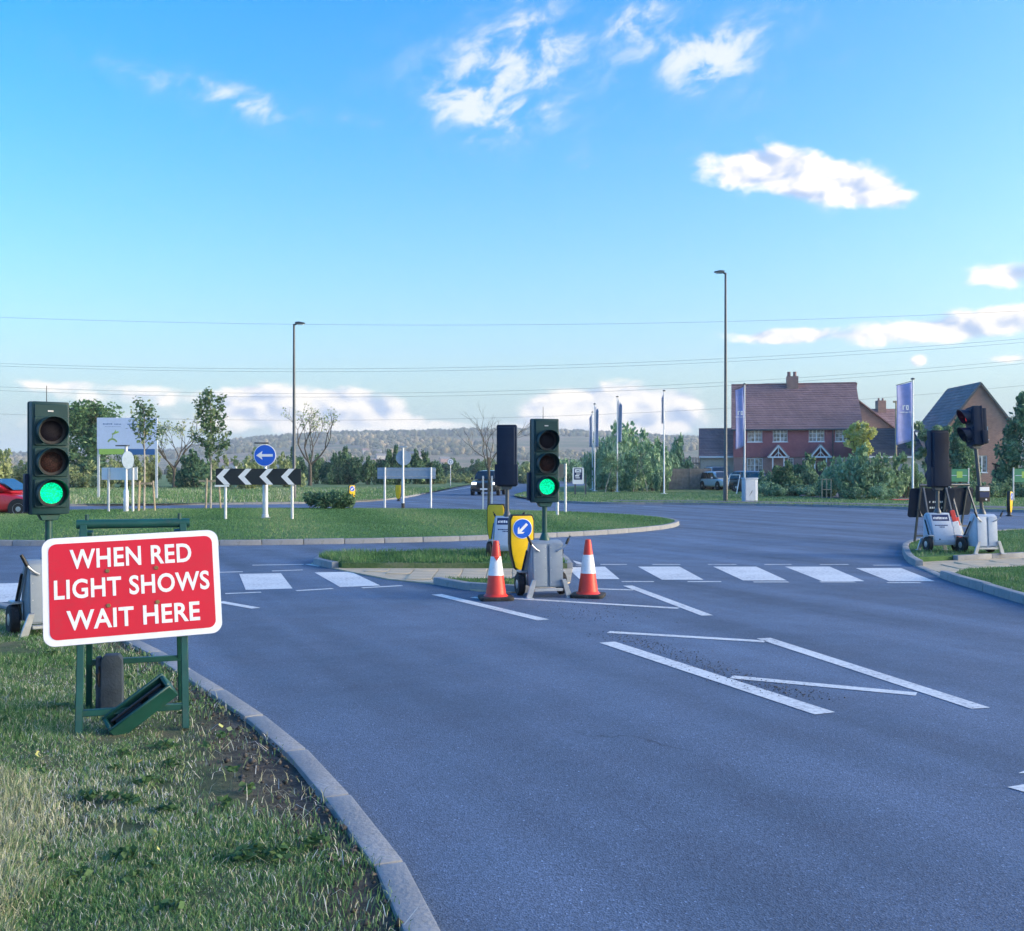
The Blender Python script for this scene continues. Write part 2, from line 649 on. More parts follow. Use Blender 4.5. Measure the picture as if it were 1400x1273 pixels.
def asphalt_mat():
    m, nt, b, N, L = nodes_of('asphalt')
    tc = N('ShaderNodeTexCoord')
    v = tc.outputs['Object']

    def nz(scale, det, rough=.6, vec=None):
        n = N('ShaderNodeTexNoise')
        n.inputs['Scale'].default_value = scale
        n.inputs['Detail'].default_value = det
        n.inputs['Roughness'].default_value = rough
        L(vec or v, n.inputs['Vector'])
        return n.outputs[0]

    def mr(x, a, b_, c, d):
        n = N('ShaderNodeMapRange')
        for k, q in zip(('From Min', 'From Max', 'To Min', 'To Max'), (a, b_, c, d)):
            n.inputs[k].default_value = q
        L(x, n.inputs['Value'])
        return n.outputs[0]

    def mul(x, y):
        n = N('ShaderNodeMath')
        n.operation = 'MULTIPLY'
        L(x, n.inputs[0])
        L(y, n.inputs[1])
        return n.outputs[0]
    mp = N('ShaderNodeMapping')                     # tyre-polished bands along the lane
    mp.vector_type = 'TEXTURE'
    mp.inputs['Rotation'].default_value = (0, 0, R(24.5))
    mp.inputs['Scale'].default_value = (1.1, 13.0, 1)
    L(v, mp.inputs['Vector'])
    band = mr(nz(1.0, 3, .5, mp.outputs[0]), .34, .68, .76, 1.34)
    patch = mr(nz(.6, 6), .3, .7, .86, 1.14)
    vo = N('ShaderNodeTexVoronoi')                  # single chippings
    vo.inputs['Scale'].default_value = 140
    L(v, vo.inputs['Vector'])
    sp = N('ShaderNodeSeparateColor')
    L(vo.outputs['Color'], sp.inputs[0])
    chip = mr(sp.outputs[0], 0, 1, .68, 1.34)
    bright = mr(sp.outputs[1], .975, 1.0, 1.0, 2.2)
    lvl = mul(mul(mul(band, patch), chip), bright)
    grain = mr(nz(45, 4, .8), .3, .7, .8, 1.22)
    lvl = mul(lvl, grain)
    wn = N('ShaderNodeTexNoise')                    # a few hairline cracks, only in old patches
    wn.inputs['Scale'].default_value = 1.6
    wn.inputs['Detail'].default_value = 4
    L(v, wn.inputs['Vector'])
    wv = N('ShaderNodeVectorMath')
    wv.operation = 'MULTIPLY_ADD'
    L(wn.outputs['Color'], wv.inputs[0])
    wv.inputs[1].default_value = (.9, .9, 0)
    L(v, wv.inputs[2])
    ve = N('ShaderNodeTexVoronoi')
    ve.feature = 'DISTANCE_TO_EDGE'
    ve.inputs['Scale'].default_value = .42
    L(wv.outputs[0], ve.inputs['Vector'])
    line = mr(ve.outputs['Distance'], .0, .006, 1.0, .0)
    old = mr(nz(.22, 2), .56, .62, .0, .5)
    ck = N('ShaderNodeMath')
    ck.operation = 'MULTIPLY'
    ck.use_clamp = True
    L(line, ck.inputs[0])
    L(old, ck.inputs[1])
    lvl = mul(lvl, mr(ck.outputs[0], 0, 1, 1, 0))
    sc = N('ShaderNodeVectorMath')
    sc.operation = 'SCALE'
    sc.inputs[0].default_value = ASPHALT
    L(lvl, sc.inputs['Scale'])
    L(sc.outputs[0], b.inputs['Base Color'])
    L(mr(nz(2.0, 5), .3, .7, .62, .85), b.inputs['Roughness'])
    b.inputs['Specular IOR Level'].default_value = .4
    bp = N('ShaderNodeBump')
    bp.inputs['Strength'].default_value = .35
    bp.inputs['Distance'].default_value = .005
    L(vo.outputs['Distance'], bp.inputs['Height'])
    L(bp.outputs[0], b.inputs['Normal'])
    return m


def paint_mat():
    """white road paint, worn through to the chippings in places"""
    m, nt, b, N, L = nodes_of('road_paint')
    tc = N('ShaderNodeTexCoord')
    n = N('ShaderNodeTexNoise')
    n.inputs['Scale'].default_value = 22
    n.inputs['Detail'].default_value = 8
    n.inputs['Roughness'].default_value = .78
    L(tc.outputs['Object'], n.inputs['Vector'])
    n2 = N('ShaderNodeTexNoise')
    n2.inputs['Scale'].default_value = 1.3
    n2.inputs['Detail'].default_value = 4
    L(tc.outputs['Object'], n2.inputs['Vector'])
    ad = N('ShaderNodeMath')
    ad.operation = 'MULTIPLY_ADD'
    L(n2.outputs[0], ad.inputs[0])
    ad.inputs[1].default_value = .35
    L(n.outputs[0], ad.inputs[2])
    r = ramp(nt, [(.80, .80, .78), (.72, .72, .70), (.50, .50, .50), (.09, .09, .095)], [.0, .62, .78, .86])
    L(ad.outputs[0], r.inputs[0])
    L(r.outputs[0], b.inputs['Base Color'])
    b.inputs['Roughness'].default_value = .7
    return m


def glass_mat(name, col=(.02, .025, .03), rough=.06, curtain=None):
    m, nt, b, N, L = nodes_of(name)
    if curtain:
        tc = N('ShaderNodeTexCoord')
        w = N('ShaderNodeTexNoise')
        w.inputs['Scale'].default_value = 3.0
        L(tc.outputs['Object'], w.inputs['Vector'])
        r = ramp(nt, [col, curtain], [.42, .62])
        L(w.outputs[0], r.inputs[0])
        L(r.outputs[0], b.inputs['Base Color'])
    else:
        b.inputs['Base Color'].default_value = rgba(col)
    b.inputs['Roughness'].default_value = rough
    b.inputs['Specular IOR Level'].default_value = .9
    b.inputs['Coat Weight'].default_value = .5
    return m


def brick_mat(name, c1, c2, mortar, scale=1.0, rows=.075, w=.225):
    m, nt, b, N, L = nodes_of(name)
    tc = N('ShaderNodeTexCoord')
    mp = N('ShaderNodeMapping')
    mp.inputs['Rotation'].default_value = (R(90), 0, 0)
    L(tc.outputs['Object'], mp.inputs['Vector'])
    sx = N('ShaderNodeSeparateXYZ')
    L(tc.outputs['Object'], sx.inputs[0])
    ad = N('ShaderNodeMath')
    L(sx.outputs[0], ad.inputs[0])
    L(sx.outputs[1], ad.inputs[1])
    cb = N('ShaderNodeCombineXYZ')
    L(ad.outputs[0], cb.inputs[0])
    L(sx.outputs[2], cb.inputs[1])
    t = N('ShaderNodeTexBrick')
    t.inputs['Scale'].default_value = scale
    t.inputs['Brick Width'].default_value = w
    t.inputs['Row Height'].default_value = rows
    t.inputs['Mortar Size'].default_value = .009
    t.inputs['Color1'].default_value = rgba(c1)
    t.inputs['Color2'].default_value = rgba(c2)
    t.inputs['Mortar'].default_value = rgba(mortar)
    L(cb.outputs[0], t.inputs['Vector'])
    n = N('ShaderNodeTexNoise')
    n.inputs['Scale'].default_value = .8
    n.inputs['Detail'].default_value = 6
    L(tc.outputs['Object'], n.inputs['Vector'])
    mr = N('ShaderNodeMapRange')
    mr.inputs['To Min'].default_value = .65
    mr.inputs['To Max'].default_value = 1.35
    L(n.outputs[0], mr.inputs['Value'])
    vm = N('ShaderNodeVectorMath')
    vm.operation = 'SCALE'
    L(t.outputs['Color'], vm.inputs[0])
    L(mr.outputs[0], vm.inputs['Scale'])
    L(vm.outputs[0], b.inputs['Base Color'])
    b.inputs['Roughness'].default_value = .9
    bp = N('ShaderNodeBump')
    bp.inputs['Strength'].default_value = .4
    bp.inputs['Distance'].default_value = .01
    L(t.outputs['Fac'], bp.inputs['Height'])
    bp.invert = True
    L(bp.outputs[0], b.inputs['Normal'])
    return m


def lens_mat(name, col, dark, emit=0.0, scale=75):
    m, nt, b, N, L = nodes_of(name)
    tc = N('ShaderNodeTexCoord')
    v = N('ShaderNodeTexVoronoi')
    v.inputs['Scale'].default_value = scale
    L(tc.outputs['Object'], v.inputs['Vector'])
    r = ramp(nt, [col, dark], [.22, .55])
    L(v.outputs['Distance'], r.inputs[0])
    L(r.outputs[0], b.inputs['Base Color'])
    b.inputs['Roughness'].default_value = .5
    b.inputs['Specular IOR Level'].default_value = .12
    if emit > 0:
        L(r.outputs[0], b.inputs['Emission Color'])
        b.inputs['Emission Strength'].default_value = emit
    bp = N('ShaderNodeBump')
    bp.inputs['Strength'].default_value = .3
    bp.inputs['Distance'].default_value = .004
    L(v.outputs['Distance'], bp.inputs['Height'])
    L(bp.outputs[0], b.inputs['Normal'])
    return m


ASPHALT = (.090, .122, .178)
M_ASPHALT = asphalt_mat()
M_PAINT = paint_mat()
M_KERB = mat('kerb_concrete', (.27, .275, .28), .85, var=.2, scale=3, bump=.5, bscale=40, dirt=.45, dirt_col=(.10, .10, .08))
M_PAVE = mat('buff_paving', (.50, .40, .27), .85, var=.15, scale=2, bump=.4, bscale=50, dirt=.3)
M_SOIL = ground_mat('soil', [(.035, .028, .022), (.075, .062, .048), (.13, .11, .085)], 2.0, 14, 1.0, 25)
M_GREENP = mat('green_paint', (.010, .070, .058), .42, var=.2, dirt=.22, bump=.05)
M_GREEND = mat('dark_green_plastic', (.007, .040, .044), .5, var=.12, dirt=.03, spec=.3, bump=.04)
M_HEADBK = mat('navy_black_plastic', (.008, .018, .042), .6, var=.15, dirt=.0, spec=.25)
M_BLACK = mat('black_plastic', (.012, .012, .014), .5, dirt=.3)
M_RUBBER = mat('rubber', (.018, .018, .019), .8, bump=.2, bscale=40, dirt=.45, dirt_col=(.12, .11, .10))
M_BLOCK = mat('grey_rubber_block', (.036, .054, .076), .85, var=.25, scale=10, bump=.4, bscale=60, dirt=.12, dirt_col=(.12, .13, .13))
M_GALV = mat('galvanised_steel', (.46, .48, .50), .42, metal=.75, var=.18, scale=9, dirt=.3)
M_TRAIL = mat('grey_painted_steel', (.23, .275, .325), .45, var=.08, dirt=.14, bump=.04)
M_TRAILW = mat('white_painted_steel', (.44, .50, .58), .4, var=.06, dirt=.14)
M_ALU = mat('pale_post_steel', (.62, .64, .66), .4, metal=.3, var=.08, dirt=.2)
M_DKPOST = mat('dark_grey_post', (.09, .10, .11), .45, metal=.4, dirt=.2)
M_WHITE = mat('white_sheeting', (.82, .82, .82), .4, var=.03, dirt=.10)
M_RED = mat('red_sheeting', (.62, .008, .022), .38, var=.06, scale=3, dirt=.16, bump=.02)
M_CONE = mat('cone_red', (.72, .045, .028), .45, var=.08, dirt=.25)
M_CONEW = mat('cone_sleeve', (.80, .80, .80), .3, var=.05, dirt=.25)
M_YEL = mat('yellow_plastic', (.90, .56, .01), .35, var=.05, dirt=.15)
M_BLUE = mat('blue_sheeting', (.005, .11, .62), .3, var=.05, dirt=.05)
M_NAVY = mat('navy_sheeting', (.01, .025, .10), .35, dirt=.08)
M_CHEVB = mat('chevron_black', (.010, .014, .018), .35, dirt=.1)
M_BACKG = mat('grey_sign_back', (.30, .39, .50), .45, metal=.3, var=.08, dirt=.2)
M_BRASS = mat('bolt_brass', (.35, .22, .08), .4, metal=.8)
M_WOOD = mat('stake_wood', (.42, .34, .23), .8, var=.2, bump=.3, dirt=.3)
M_FENCE = mat('weathered_fence', (.20, .18, .16), .85, var=.3, scale=3, bump=.4, dirt=.4)
M_BARK = mat('bark', (.10, .085, .065), .9, var=.3, bump=.8, bscale=18, dirt=.4, dirt_col=(.05, .05, .04))
M_BARKP = mat('pale_bark', (.42, .38, .32), .8, var=.3, bump=.4, dirt=.4)
M_UPVC = mat('white_frame', (.78, .79, .80), .4, var=.03, dirt=.06)
M_GLASS = glass_mat('window_glass', (.03, .04, .05), .05, (.30, .31, .32))
M_CARGL = glass_mat('car_glass', (.012, .016, .02), .04)
M_LOFF_R = lens_mat('lens_red_off', (.014, .011, .018), (.008, .007, .012))
M_LOFF_A = lens_mat('lens_amber_off', (.060, .024, .020), (.020, .010, .010))
M_LON_G = lens_mat('lens_green_lit', (.0, 1.0, .42), (.0, .40, .16), .40)
M_LON_R = lens_mat('lens_red_lit', (1.0, .05, .06), (.6, .01, .02), .30)
M_LOFF_G = lens_mat('lens_green_off', (.01, .05, .04), (.008, .02, .018))


# ------------------------------------------------------------------ the setting
def spline(pts, step):
    """Catmull-Rom through 2D points, resampled at equal steps"""
    P_ = [Vector((p[0], p[1])) for p in pts]
    dense = []
    for i in range(len(P_) - 1):
        p0, p1, p2, p3 = P_[max(i - 1, 0)], P_[i], P_[i + 1], P_[min(i + 2, len(P_) - 1)]
        for k in range(24):
            t = k / 24
            dense.append(.5 * ((2 * p1) + (p2 - p0) * t + (2 * p0 - 5 * p1 + 4 * p2 - p3) * t * t + (3 * p1 - p0 - 3 * p2 + p3) * t ** 3))
    dense.append(P_[-1])
    out, acc = [dense[0]], 0.0
    for a, b in zip(dense, dense[1:]):
        l = (b - a).length
        while acc + l >= step and l > 1e-9:
            t = (step - acc) / l
            a = a + (b - a) * t
            out.append(a)
            l = (b - a).length
            acc = 0.0
        acc += l
    return out


def sheet(name, pts, z, mat_, kind='structure', thick=0.0):
    """flat polygon; with thick > 0 it gets sides"""
    mb = MB()
    n = len(pts)
    vs = [(p[0], p[1], z) for p in pts]
    fs = [tuple(range(n))]
    if thick > 0:
        vs += [(p[0], p[1], z - thick) for p in pts]
        for i in range(n):
            j = (i + 1) % n
            fs.append((i, j, j + n, i + n))
    mb.add(vs, fs)
    o = mb.build(name, mat_, recalc=(thick > 0))
    if thick == 0 and o.data.polygons[0].normal.z < 0:
        o.data.flip_normals()
    return tag(o, kind=kind)


KERB_L, KERB_W = .915, .135
_kerb_meshes = []


def kerb_meshes():
    if not _kerb_meshes:
        rnd = random.Random(3)
        for k in range(4):
            mb = MB()
            h = KERB_L / 2 - .009
            mb.add([(-h, 0, -.15), (h, 0, -.15), (h, KERB_W, -.15), (-h, KERB_W, -.15),
                    (-h, .012, .0), (h, .012 + rnd.uniform(-.004, .004), 0), (h, KERB_W, 0), (-h, KERB_W, 0)],
                   [(3, 2, 1, 0), (4, 5, 6, 7), (0, 1, 5, 4), (1, 2, 6, 5), (2, 3, 7, 6), (3, 0, 4, 7)])
            o = mb.build('kerb_stone', M_KERB, bevel=.012, segs=2)
            _kerb_meshes.append(o.data)
            bpy.data.objects.remove(o)
    return _kerb_meshes


def kerb(name, pts, top, seed=0, heights=None):
    """row of kerb stones along a line (road on the right-hand side of travel), each stone its own part"""
    root = bpy.data.objects.new(name, None)
    COL.objects.link(root)
    tag(root, kind='structure')
    rnd = random.Random(seed)
    path = spline(pts, KERB_L)
    for i, (a, b) in enumerate(zip(path, path[1:])):
        mid = (a + b) / 2
        o = link('kerb_stone', rnd.choice(kerb_meshes()), None, root)
        h = heights(i, mid) if heights else top
        o.location = (mid.x, mid.y, h + rnd.uniform(-.004, .004))
        o.rotation_euler = (rnd.uniform(-.01, .01), rnd.uniform(-.006, .006), math.atan2(b.y - a.y, b.x - a.x) + rnd.uniform(-.008, .008))
    return path


# wide fields to the horizon
M_FIELD = ground_mat('far_field_grass', [(.05, .075, .028), (.085, .11, .045), (.13, .13, .06), (.19, .16, .085)], .012, .3, .3, 2)
sheet('ground', [(-4200, -800), (4200, -800), (4200, 3900), (-4200, 3900)], -.06, M_FIELD)
# asphalt of the junction and its arms
road = sheet('road', [(-70, -12), (70, -12), (70, 60), (75, 175), (75, 420), (-12, 420), (-12, 70), (-70, 60)], 0.0, M_ASPHALT)

M_VERGE = ground_mat('verge_turf', [(0.0535, 0.0971, 0.0357), (0.0893, 0.1650, 0.0581), (0.1518, 0.2134, 0.1004), (0.3035, 0.2814, 0.1898)], .8, 9, .9, 40, pos=[.25, .45, .62, .82])
M_MOWN = ground_mat('mown_turf', [(0.0500, 0.1126, 0.0402), (0.0750, 0.1650, 0.0581), (0.1072, 0.2173, 0.0759), (0.1697, 0.2523, 0.1116)], .35, 7, .8, 60,
                    stretch=(1.4, .12, 70), pos=[.25, .42, .58, .8])
M_FARV = ground_mat('far_verge_turf', [(0.0650, 0.1151, 0.0408), (0.1151, 0.1857, 0.0650), (0.2042, 0.2507, 0.1114), (0.3341, 0.3064, 0.1857)], .25, 2.2, .9, 14, pos=[.25, .45, .62, .85])

# --- near verge on the left, with its kerb
NEAR_K = [(.62, .6), (.12, 2.2), (-.09, 3.0), (-.26, 3.66), (-.447, 4.17), (-.676, 4.73), (-.96, 5.37), (-1.3, 6.1), (-1.77, 6.9), (-2.26, 7.7),
          (-2.83, 8.6), (-3.43, 9.5), (-4.35, 10.55), (-6.2, 12.35), (-9.4, 14.6), (-14, 16.6), (-22, 18.5)]
NEAR_Z = .055
near_path = kerb('near_kerb', NEAR_K, NEAR_Z + .010, 1)
inner = spline(NEAR_K, .3)
off = []
for i, p in enumerate(inner):
    a, b = inner[max(i - 1, 0)], inner[min(i + 1, len(inner) - 1)]
    t = (b - a).normalized()
    off.append(p + Vector((-t.y, t.x)) * (KERB_W * .6))
NEAR_EDGE = off


def kerb_dist(x, y):
    """distance from the near kerb line, positive on the verge"""
    P_ = np.array([(p.x, p.y) for p in inner])
    X = np.stack([x, y], 1)
    best = np.full(len(X), 1e9)
    side = np.zeros(len(X))
    for a, b in zip(P_, P_[1:]):
        ab = b - a
        t = np.clip(((X - a) @ ab) / (ab @ ab), 0, 1)
        q = a + t[:, None] * ab
        d = np.hypot(*(X - q).T)
        cr = ab[0] * (X[:, 1] - a[1]) - ab[1] * (X[:, 0] - a[0])
        up = d < best
        best[up] = d[up]
        side[up] = np.sign(cr[up])
    return best * side


def near_verge():
    xs = np.arange(-13, .75, .12)
    ys = np.arange(.6, 16.8, .12)
    XX, YY = np.meshgrid(xs, ys)
    x, y = XX.ravel(), YY.ravel()
    d = kerb_dist(x, y)
    rng = np.random.default_rng(4)
    z = np.full(len(x), NEAR_Z - .005)
    z += .03 * np.clip(d / 3, 0, 1)
    for k, (fx, fy, am) in enumerate(((1.7, 1.1, .010), (4.1, 3.3, .007), (9, 8, .006))):
        z += am * np.sin(x * fx + k) * np.cos(y * fy + 2 * k)
    z += rng.normal(0, .004, len(x)) - .02 * np.exp(-((d - .25) / .15) ** 2)
    nx, ny = len(xs), len(ys)
    idx = np.arange(nx * ny).reshape(ny, nx)
    quads = np.stack([idx[:-1, :-1], idx[:-1, 1:], idx[1:, 1:], idx[1:, :-1]], -1).reshape(-1, 4)
    snap = d < .075                              # pull the edge in under the back of the kerb
    e = .01
    gxn = (kerb_dist(x + e, y) - d) / e
    gyn = (kerb_dist(x, y + e) - d) / e
    gl_ = np.maximum(np.hypot(gxn, gyn), .2)
    sh = np.where(snap, .075 - d, 0)
    near = d > -.16
    x = np.where(snap & near, x + gxn / gl_ * sh, x)
    y = np.where(snap & near, y + gyn / gl_ * sh, y)
    z = np.where(snap, NEAR_Z - .02, z)
    keep = near[quads].all(1)
    quads = quads[keep]
    used = np.unique(quads)
    rem = -np.ones(len(x), int)
    rem[used] = np.arange(len(used))
    V = np.stack([x, y, z], 1)[used]
    rngs = np.array([mnoise.noise((a * 1.1, b * 1.1, 0)) * .5 + mnoise.noise((a * 4.3, b * 4.3, 3)) * .35 for a, b in V[:, :2]])
    soil = 1 / (1 + np.exp((d[used] - .42 - .40 * rngs) / .07))
    soil *= np.clip((11.5 - V[:, 1]) / 2, 0, 1)
    me = fast_mesh('near_verge', V, rem[quads], soil)
    me.polygons.foreach_set('use_smooth', [True] * len(me.polygons))
    # turf that gives way to bare soil along the kerb
    m, nt, b_, N, L = nodes_of('turf_and_soil')
    at = N('ShaderNodeAttribute')
    at.attribute_name = 'tint'
    tc = N('ShaderNodeTexCoord')

    def nz(s, det=6, r=.65):
        n = N('ShaderNodeTexNoise')
        n.inputs['Scale'].default_value = s
        n.inputs['Detail'].default_value = det
        n.inputs['Roughness'].default_value = r
        L(tc.outputs['Object'], n.inputs['Vector'])
        return n.outputs[0]
    r1 = ramp(nt, [(0.0340, 0.0578, 0.0204), (0.0612, 0.0952, 0.0340), (0.1275, 0.1224, 0.0646), (0.2210, 0.1785, 0.1105)], [.3, .48, .62, .75])
    r2 = ramp(nt, [(0.0272, 0.0221, 0.0187), (0.0765, 0.0646, 0.0527), (0.1530, 0.1275, 0.1020), (0.2550, 0.2210, 0.1870)], [.3, .5, .65, .8])
    L(nz(3.5), r1.inputs[0])
    L(nz(16, 8, .75), r2.inputs[0])
    mx = N('ShaderNodeMix')
    mx.data_type = 'RGBA'
    L(at.outputs['Fac'], mx.inputs['Factor'])
    L(r1.outputs[0], mx.inputs['A'])
    L(r2.outputs[0], mx.inputs['B'])
    L(mx.outputs['Result'], b_.inputs['Base Color'])
    b_.inputs['Roughness'].default_value = .95
    bp = N('ShaderNodeBump')
    bp.inputs['Strength'].default_value = 1.0
    bp.inputs['Distance'].default_value = .03
    L(nz(38, 7, .7), bp.inputs['Height'])
    L(bp.outputs[0], b_.inputs['Normal'])
    o = link('near_verge', me, m)
    tag(o, kind='structure')
    return o


near_verge()

# --- roundabout island
RB = (-9.0, 33.0, 14.3, 10.5)


def ell(t, k=0.0):
    return (RB[0] + (RB[2] - k) * math.cos(t), RB[1] + (RB[3] - k) * math.sin(t))


def dome(x, y):
    q = ((x - RB[0]) / RB[2]) ** 2 + ((y - RB[1]) / RB[3]) ** 2
    return .11 + .07 * max(0.0, 1 - q)


RBZ = .12
kerb('roundabout_kerb', [ell(-t) for t in np.linspace(0, 2 * math.pi, 73)][::-1], RBZ, 2)
mb = MB()
rings, seg = 16, 96
for i in range(rings + 1):
    k = i / rings
    for j in range(seg):
        t = 2 * math.pi * j / seg
        x = RB[0] + (RB[2] - .10) * k * math.cos(t)
        y = RB[1] + (RB[3] - .10) * k * math.sin(t)
        mb.v.append(Vector((x, y, dome(x, y))))
for i in range(rings):
    for j in range(seg):
        a, b = i * seg + j, i * seg + (j + 1) % seg
        if i == 0:
            mb.f.append([a, a + seg, b + seg])
        else:
            mb.f.append([a, a + seg, b + seg, b])
tag(mb.build('roundabout_lawn', M_MOWN, smooth=True), kind='structure')

# --- splitter island: buff crossing in the middle, raised beds either side
ISL = [(-3.55, 18.1), (-2.76, 16.8), (-1.87, 15.45), (-1.11, 14.8), (-.49, 13.95), (-.02, 13.72), (.45, 14.0), (.85, 15.0), (1.0, 17.0), (.9, 19.1),
       (.4, 19.75), (-.7, 19.95), (-3.0, 19.5), (-3.5, 19.0)]
sheet('refuge_paving', ISL, .018, M_PAVE, thick=.05)


def slabs(name, x0, x1, y0, y1, z, inside, s=.4):
    root = bpy.data.objects.new(name, None)
    COL.objects.link(root)
    tag(root, kind='structure')
    rnd = random.Random(9)
    base = MB().box(-s / 2 + .006, s / 2 - .006, -s / 2 + .006, s / 2 - .006, -.04, 0).build('paving_slab', M_PAVE, bevel=.006, segs=1)
    me = base.data
    bpy.data.objects.remove(base)
    y = y0
    while y < y1:
        x = x0
        while x < x1:
            if all(inside(x + a * s / 2, y + b * s / 2) for a in (-1, 1) for b in (-1, 1)):
                o = link('paving_slab', me, None, root)
                o.location = (x, y, z + rnd.uniform(-.003, .004))
                o.rotation_euler = (rnd.uniform(-.008, .008), rnd.uniform(-.008, .008), 0)
            x += s
        y += s


def in_poly(poly):
    def f(x, y):
        c = False
        n = len(poly)
        for i in range(n):
            x1, y1 = poly[i][0], poly[i][1]
            x2, y2 = poly[(i + 1) % n][0], poly[(i + 1) % n][1]
            if (y1 > y) != (y2 > y) and x < (x2 - x1) * (y - y1) / (y2 - y1) + x1:
                c = not c
        return c
    return f


slabs('refuge_slabs', -3.4, 1.2, 15.1, 17.2, .032, in_poly([(-2.9, 17.05), (-1.85, 15.5), (-1.2, 14.95), (.8, 14.95), (.95, 17.05)]))
FARBED = [(-3.45, 18.2), (-2.85, 17.15), (.92, 17.1), (.86, 19.0), (.35, 19.68), (-.7, 19.85), (-2.95, 19.4), (-3.42, 18.95)]
NEARBED = [(-1.0, 14.85), (-.45, 14.08), (-.05, 13.86), (.4, 14.12), (.72, 14.85)]
sheet('far_bed', FARBED, .105, M_VERGE, thick=.2)
sheet('near_bed', NEARBED, .085, M_VERGE, thick=.2)
kerb('splitter_far_kerb', [(-2.80, 16.85), (-3.55, 18.1), (-3.5, 19.0), (-3.0, 19.5), (-.7, 19.97), (.45, 19.8), (.95, 19.1), (1.02, 17.1)][::-1], .115, 3)
kerb('splitter_near_kerb', [(.78, 14.75), (.47, 13.97), (-.02, 13.70), (-.50, 13.93), (-1.16, 14.85)][::-1], .10, 4)

# --- corner on the right, path between two lawns
RC = [(16.5, 28.8), (13.8, 27.7), (11.7, 26.0), (9.7, 24.1), (8.5, 22.2), (7.72, 20.25), (7.08, 18.3), (6.78, 16.85), (6.52, 15.4), (6.40, 14.0), (6.28, 12.5),
      (6.25, 11.0), (6.6, 8.0), (7.5, 5.0), (9.5, 0.0)]


def rc_h(i, mid):
    return .022 if 15.9 < mid.y < 17.7 else .115


kerb('corner_kerb', RC, .115, 5, heights=rc_h)
sheet('corner_path', [(6.9, 15.4), (6.86, 17.0), (7.15, 18.2), (9.6, 19.4), (14, 20.9), (22, 23), (22, 18), (14, 17.1), (8.3, 16.6), (7.2, 16.2)], .024, M_PAVE, thick=.05)
slabs('corner_slabs', 7.2, 14.0, 15.5, 21.2, .036, in_poly([(7.02, 16.15), (7.0, 17.2), (7.3, 17.85), (9.6, 19.15), (13.8, 20.6), (13.8, 17.2), (8.2, 16.75)]))
sheet('corner_lawn_far', [(16.5, 28.6), (13.9, 27.55), (11.75, 25.9), (9.78, 24.0), (8.6, 22.1), (7.83, 20.2), (7.16, 18.25), (9.6, 19.45), (14, 20.95), (22, 23.05), (22, 30.5)], .105, M_MOWN, thick=.2)
sheet('corner_lawn_near', [(7.15, 16.15), (6.63, 15.4), (6.5, 14.0), (6.38, 12.5), (6.35, 11.0), (6.7, 8.0), (7.6, 5.0), (9.6, 0), (22, 0), (22, 17.95), (14, 17.05), (8.3, 16.55)], .105, M_MOWN, thick=.2)
kerb('path_edging', [(22.0, 22.98), (14, 20.9), (9.6, 19.42), (7.25, 18.30)], .114, 6)

# --- far verges either side of the far arm, and the pavement strip
LV = [(-70, 47), (-40, 47.5), (-21, 49), (-14.7, 51.3), (-9.5, 54), (-7.0, 62), (-6.3, 87), (-5.4, 126), (-1.5, 206), (30, 300), (75, 340)]
lvp = [tuple(p) for p in spline(LV, 1.0)]
sheet('far_verge', lvp + [(76, 700), (-400, 700), (-400, 30)], .10, M_FARV)
kerb('far_left_kerb', [(-24, 48.7), (-21, 49), (-14.7, 51.3), (-9.5, 54), (-7.0, 62), (-6.5, 78)], .11, 7)
RV = [(70, 20), (30, 34), (24, 38), (17.8, 44.3), (14, 48.6), (8.6, 51.4), (3.9, 52.7), (1.4, 59.5), (.3, 73), (4.6, 106), (11.7, 124), (32, 142), (75, 160)]
rvp = [tuple(p) for p in spline(RV, 1.0)]
sheet('estate_verge', rvp + [(400, 165), (400, 12)], .10, M_FARV)
kerb('far_right_kerb', [(30, 34), (24, 38), (17.8, 44.3), (14, 48.6), (8.6, 51.4), (3.9, 52.7), (1.4, 59.5), (.4, 71)][::-1], .11, 8)
M_TARMACP = mat('pavement_tarmac', (.13, .13, .135), .85, var=.15, scale=1.5, bump=.4, dirt=.25)
pv = [(34, 33.6), (25, 39.6), (18.8, 45.8), (14.6, 50.0), (9.2, 52.9), (5.0, 54.2)]
pv2 = [(5.6, 56.4), (9.9, 55.2), (15.8, 52.0), (20.4, 47.6), (26.5, 41.6), (35, 36.2)]
sheet('estate_pavement', pv + pv2, .108, M_TARMACP)
sheet('estate_drive', [(18.5, 60), (25.5, 58.5), (30, 84.5), (20.5, 90.5), (18.5, 88)], .112, M_TARMACP)

# ------------------------------------------------------------------ road markings
marks = bpy.data.objects.new('road_markings', None)
COL.objects.link(marks)
tag(marks, kind='structure')


def mark(name, pts):
    mb = MB()
    mb.add([(p[0], p[1], .004) for p in pts], [tuple(range(len(pts)))])
    o = mb.build(name, M_PAINT, marks, recalc=False)
    if o.data.polygons[0].normal.z < 0:
        o.data.flip_normals()
    return o


def mline(name, a, b, w):
    """painted line between two survey points; ends cut square"""
    p, q = G(*a), G(*b)
    t = (q - p).normalized()
    s = Vector((-t.y, t.x, 0)) * w / 2
    return mark(name, [p - s, q - s, q + s, p + s])


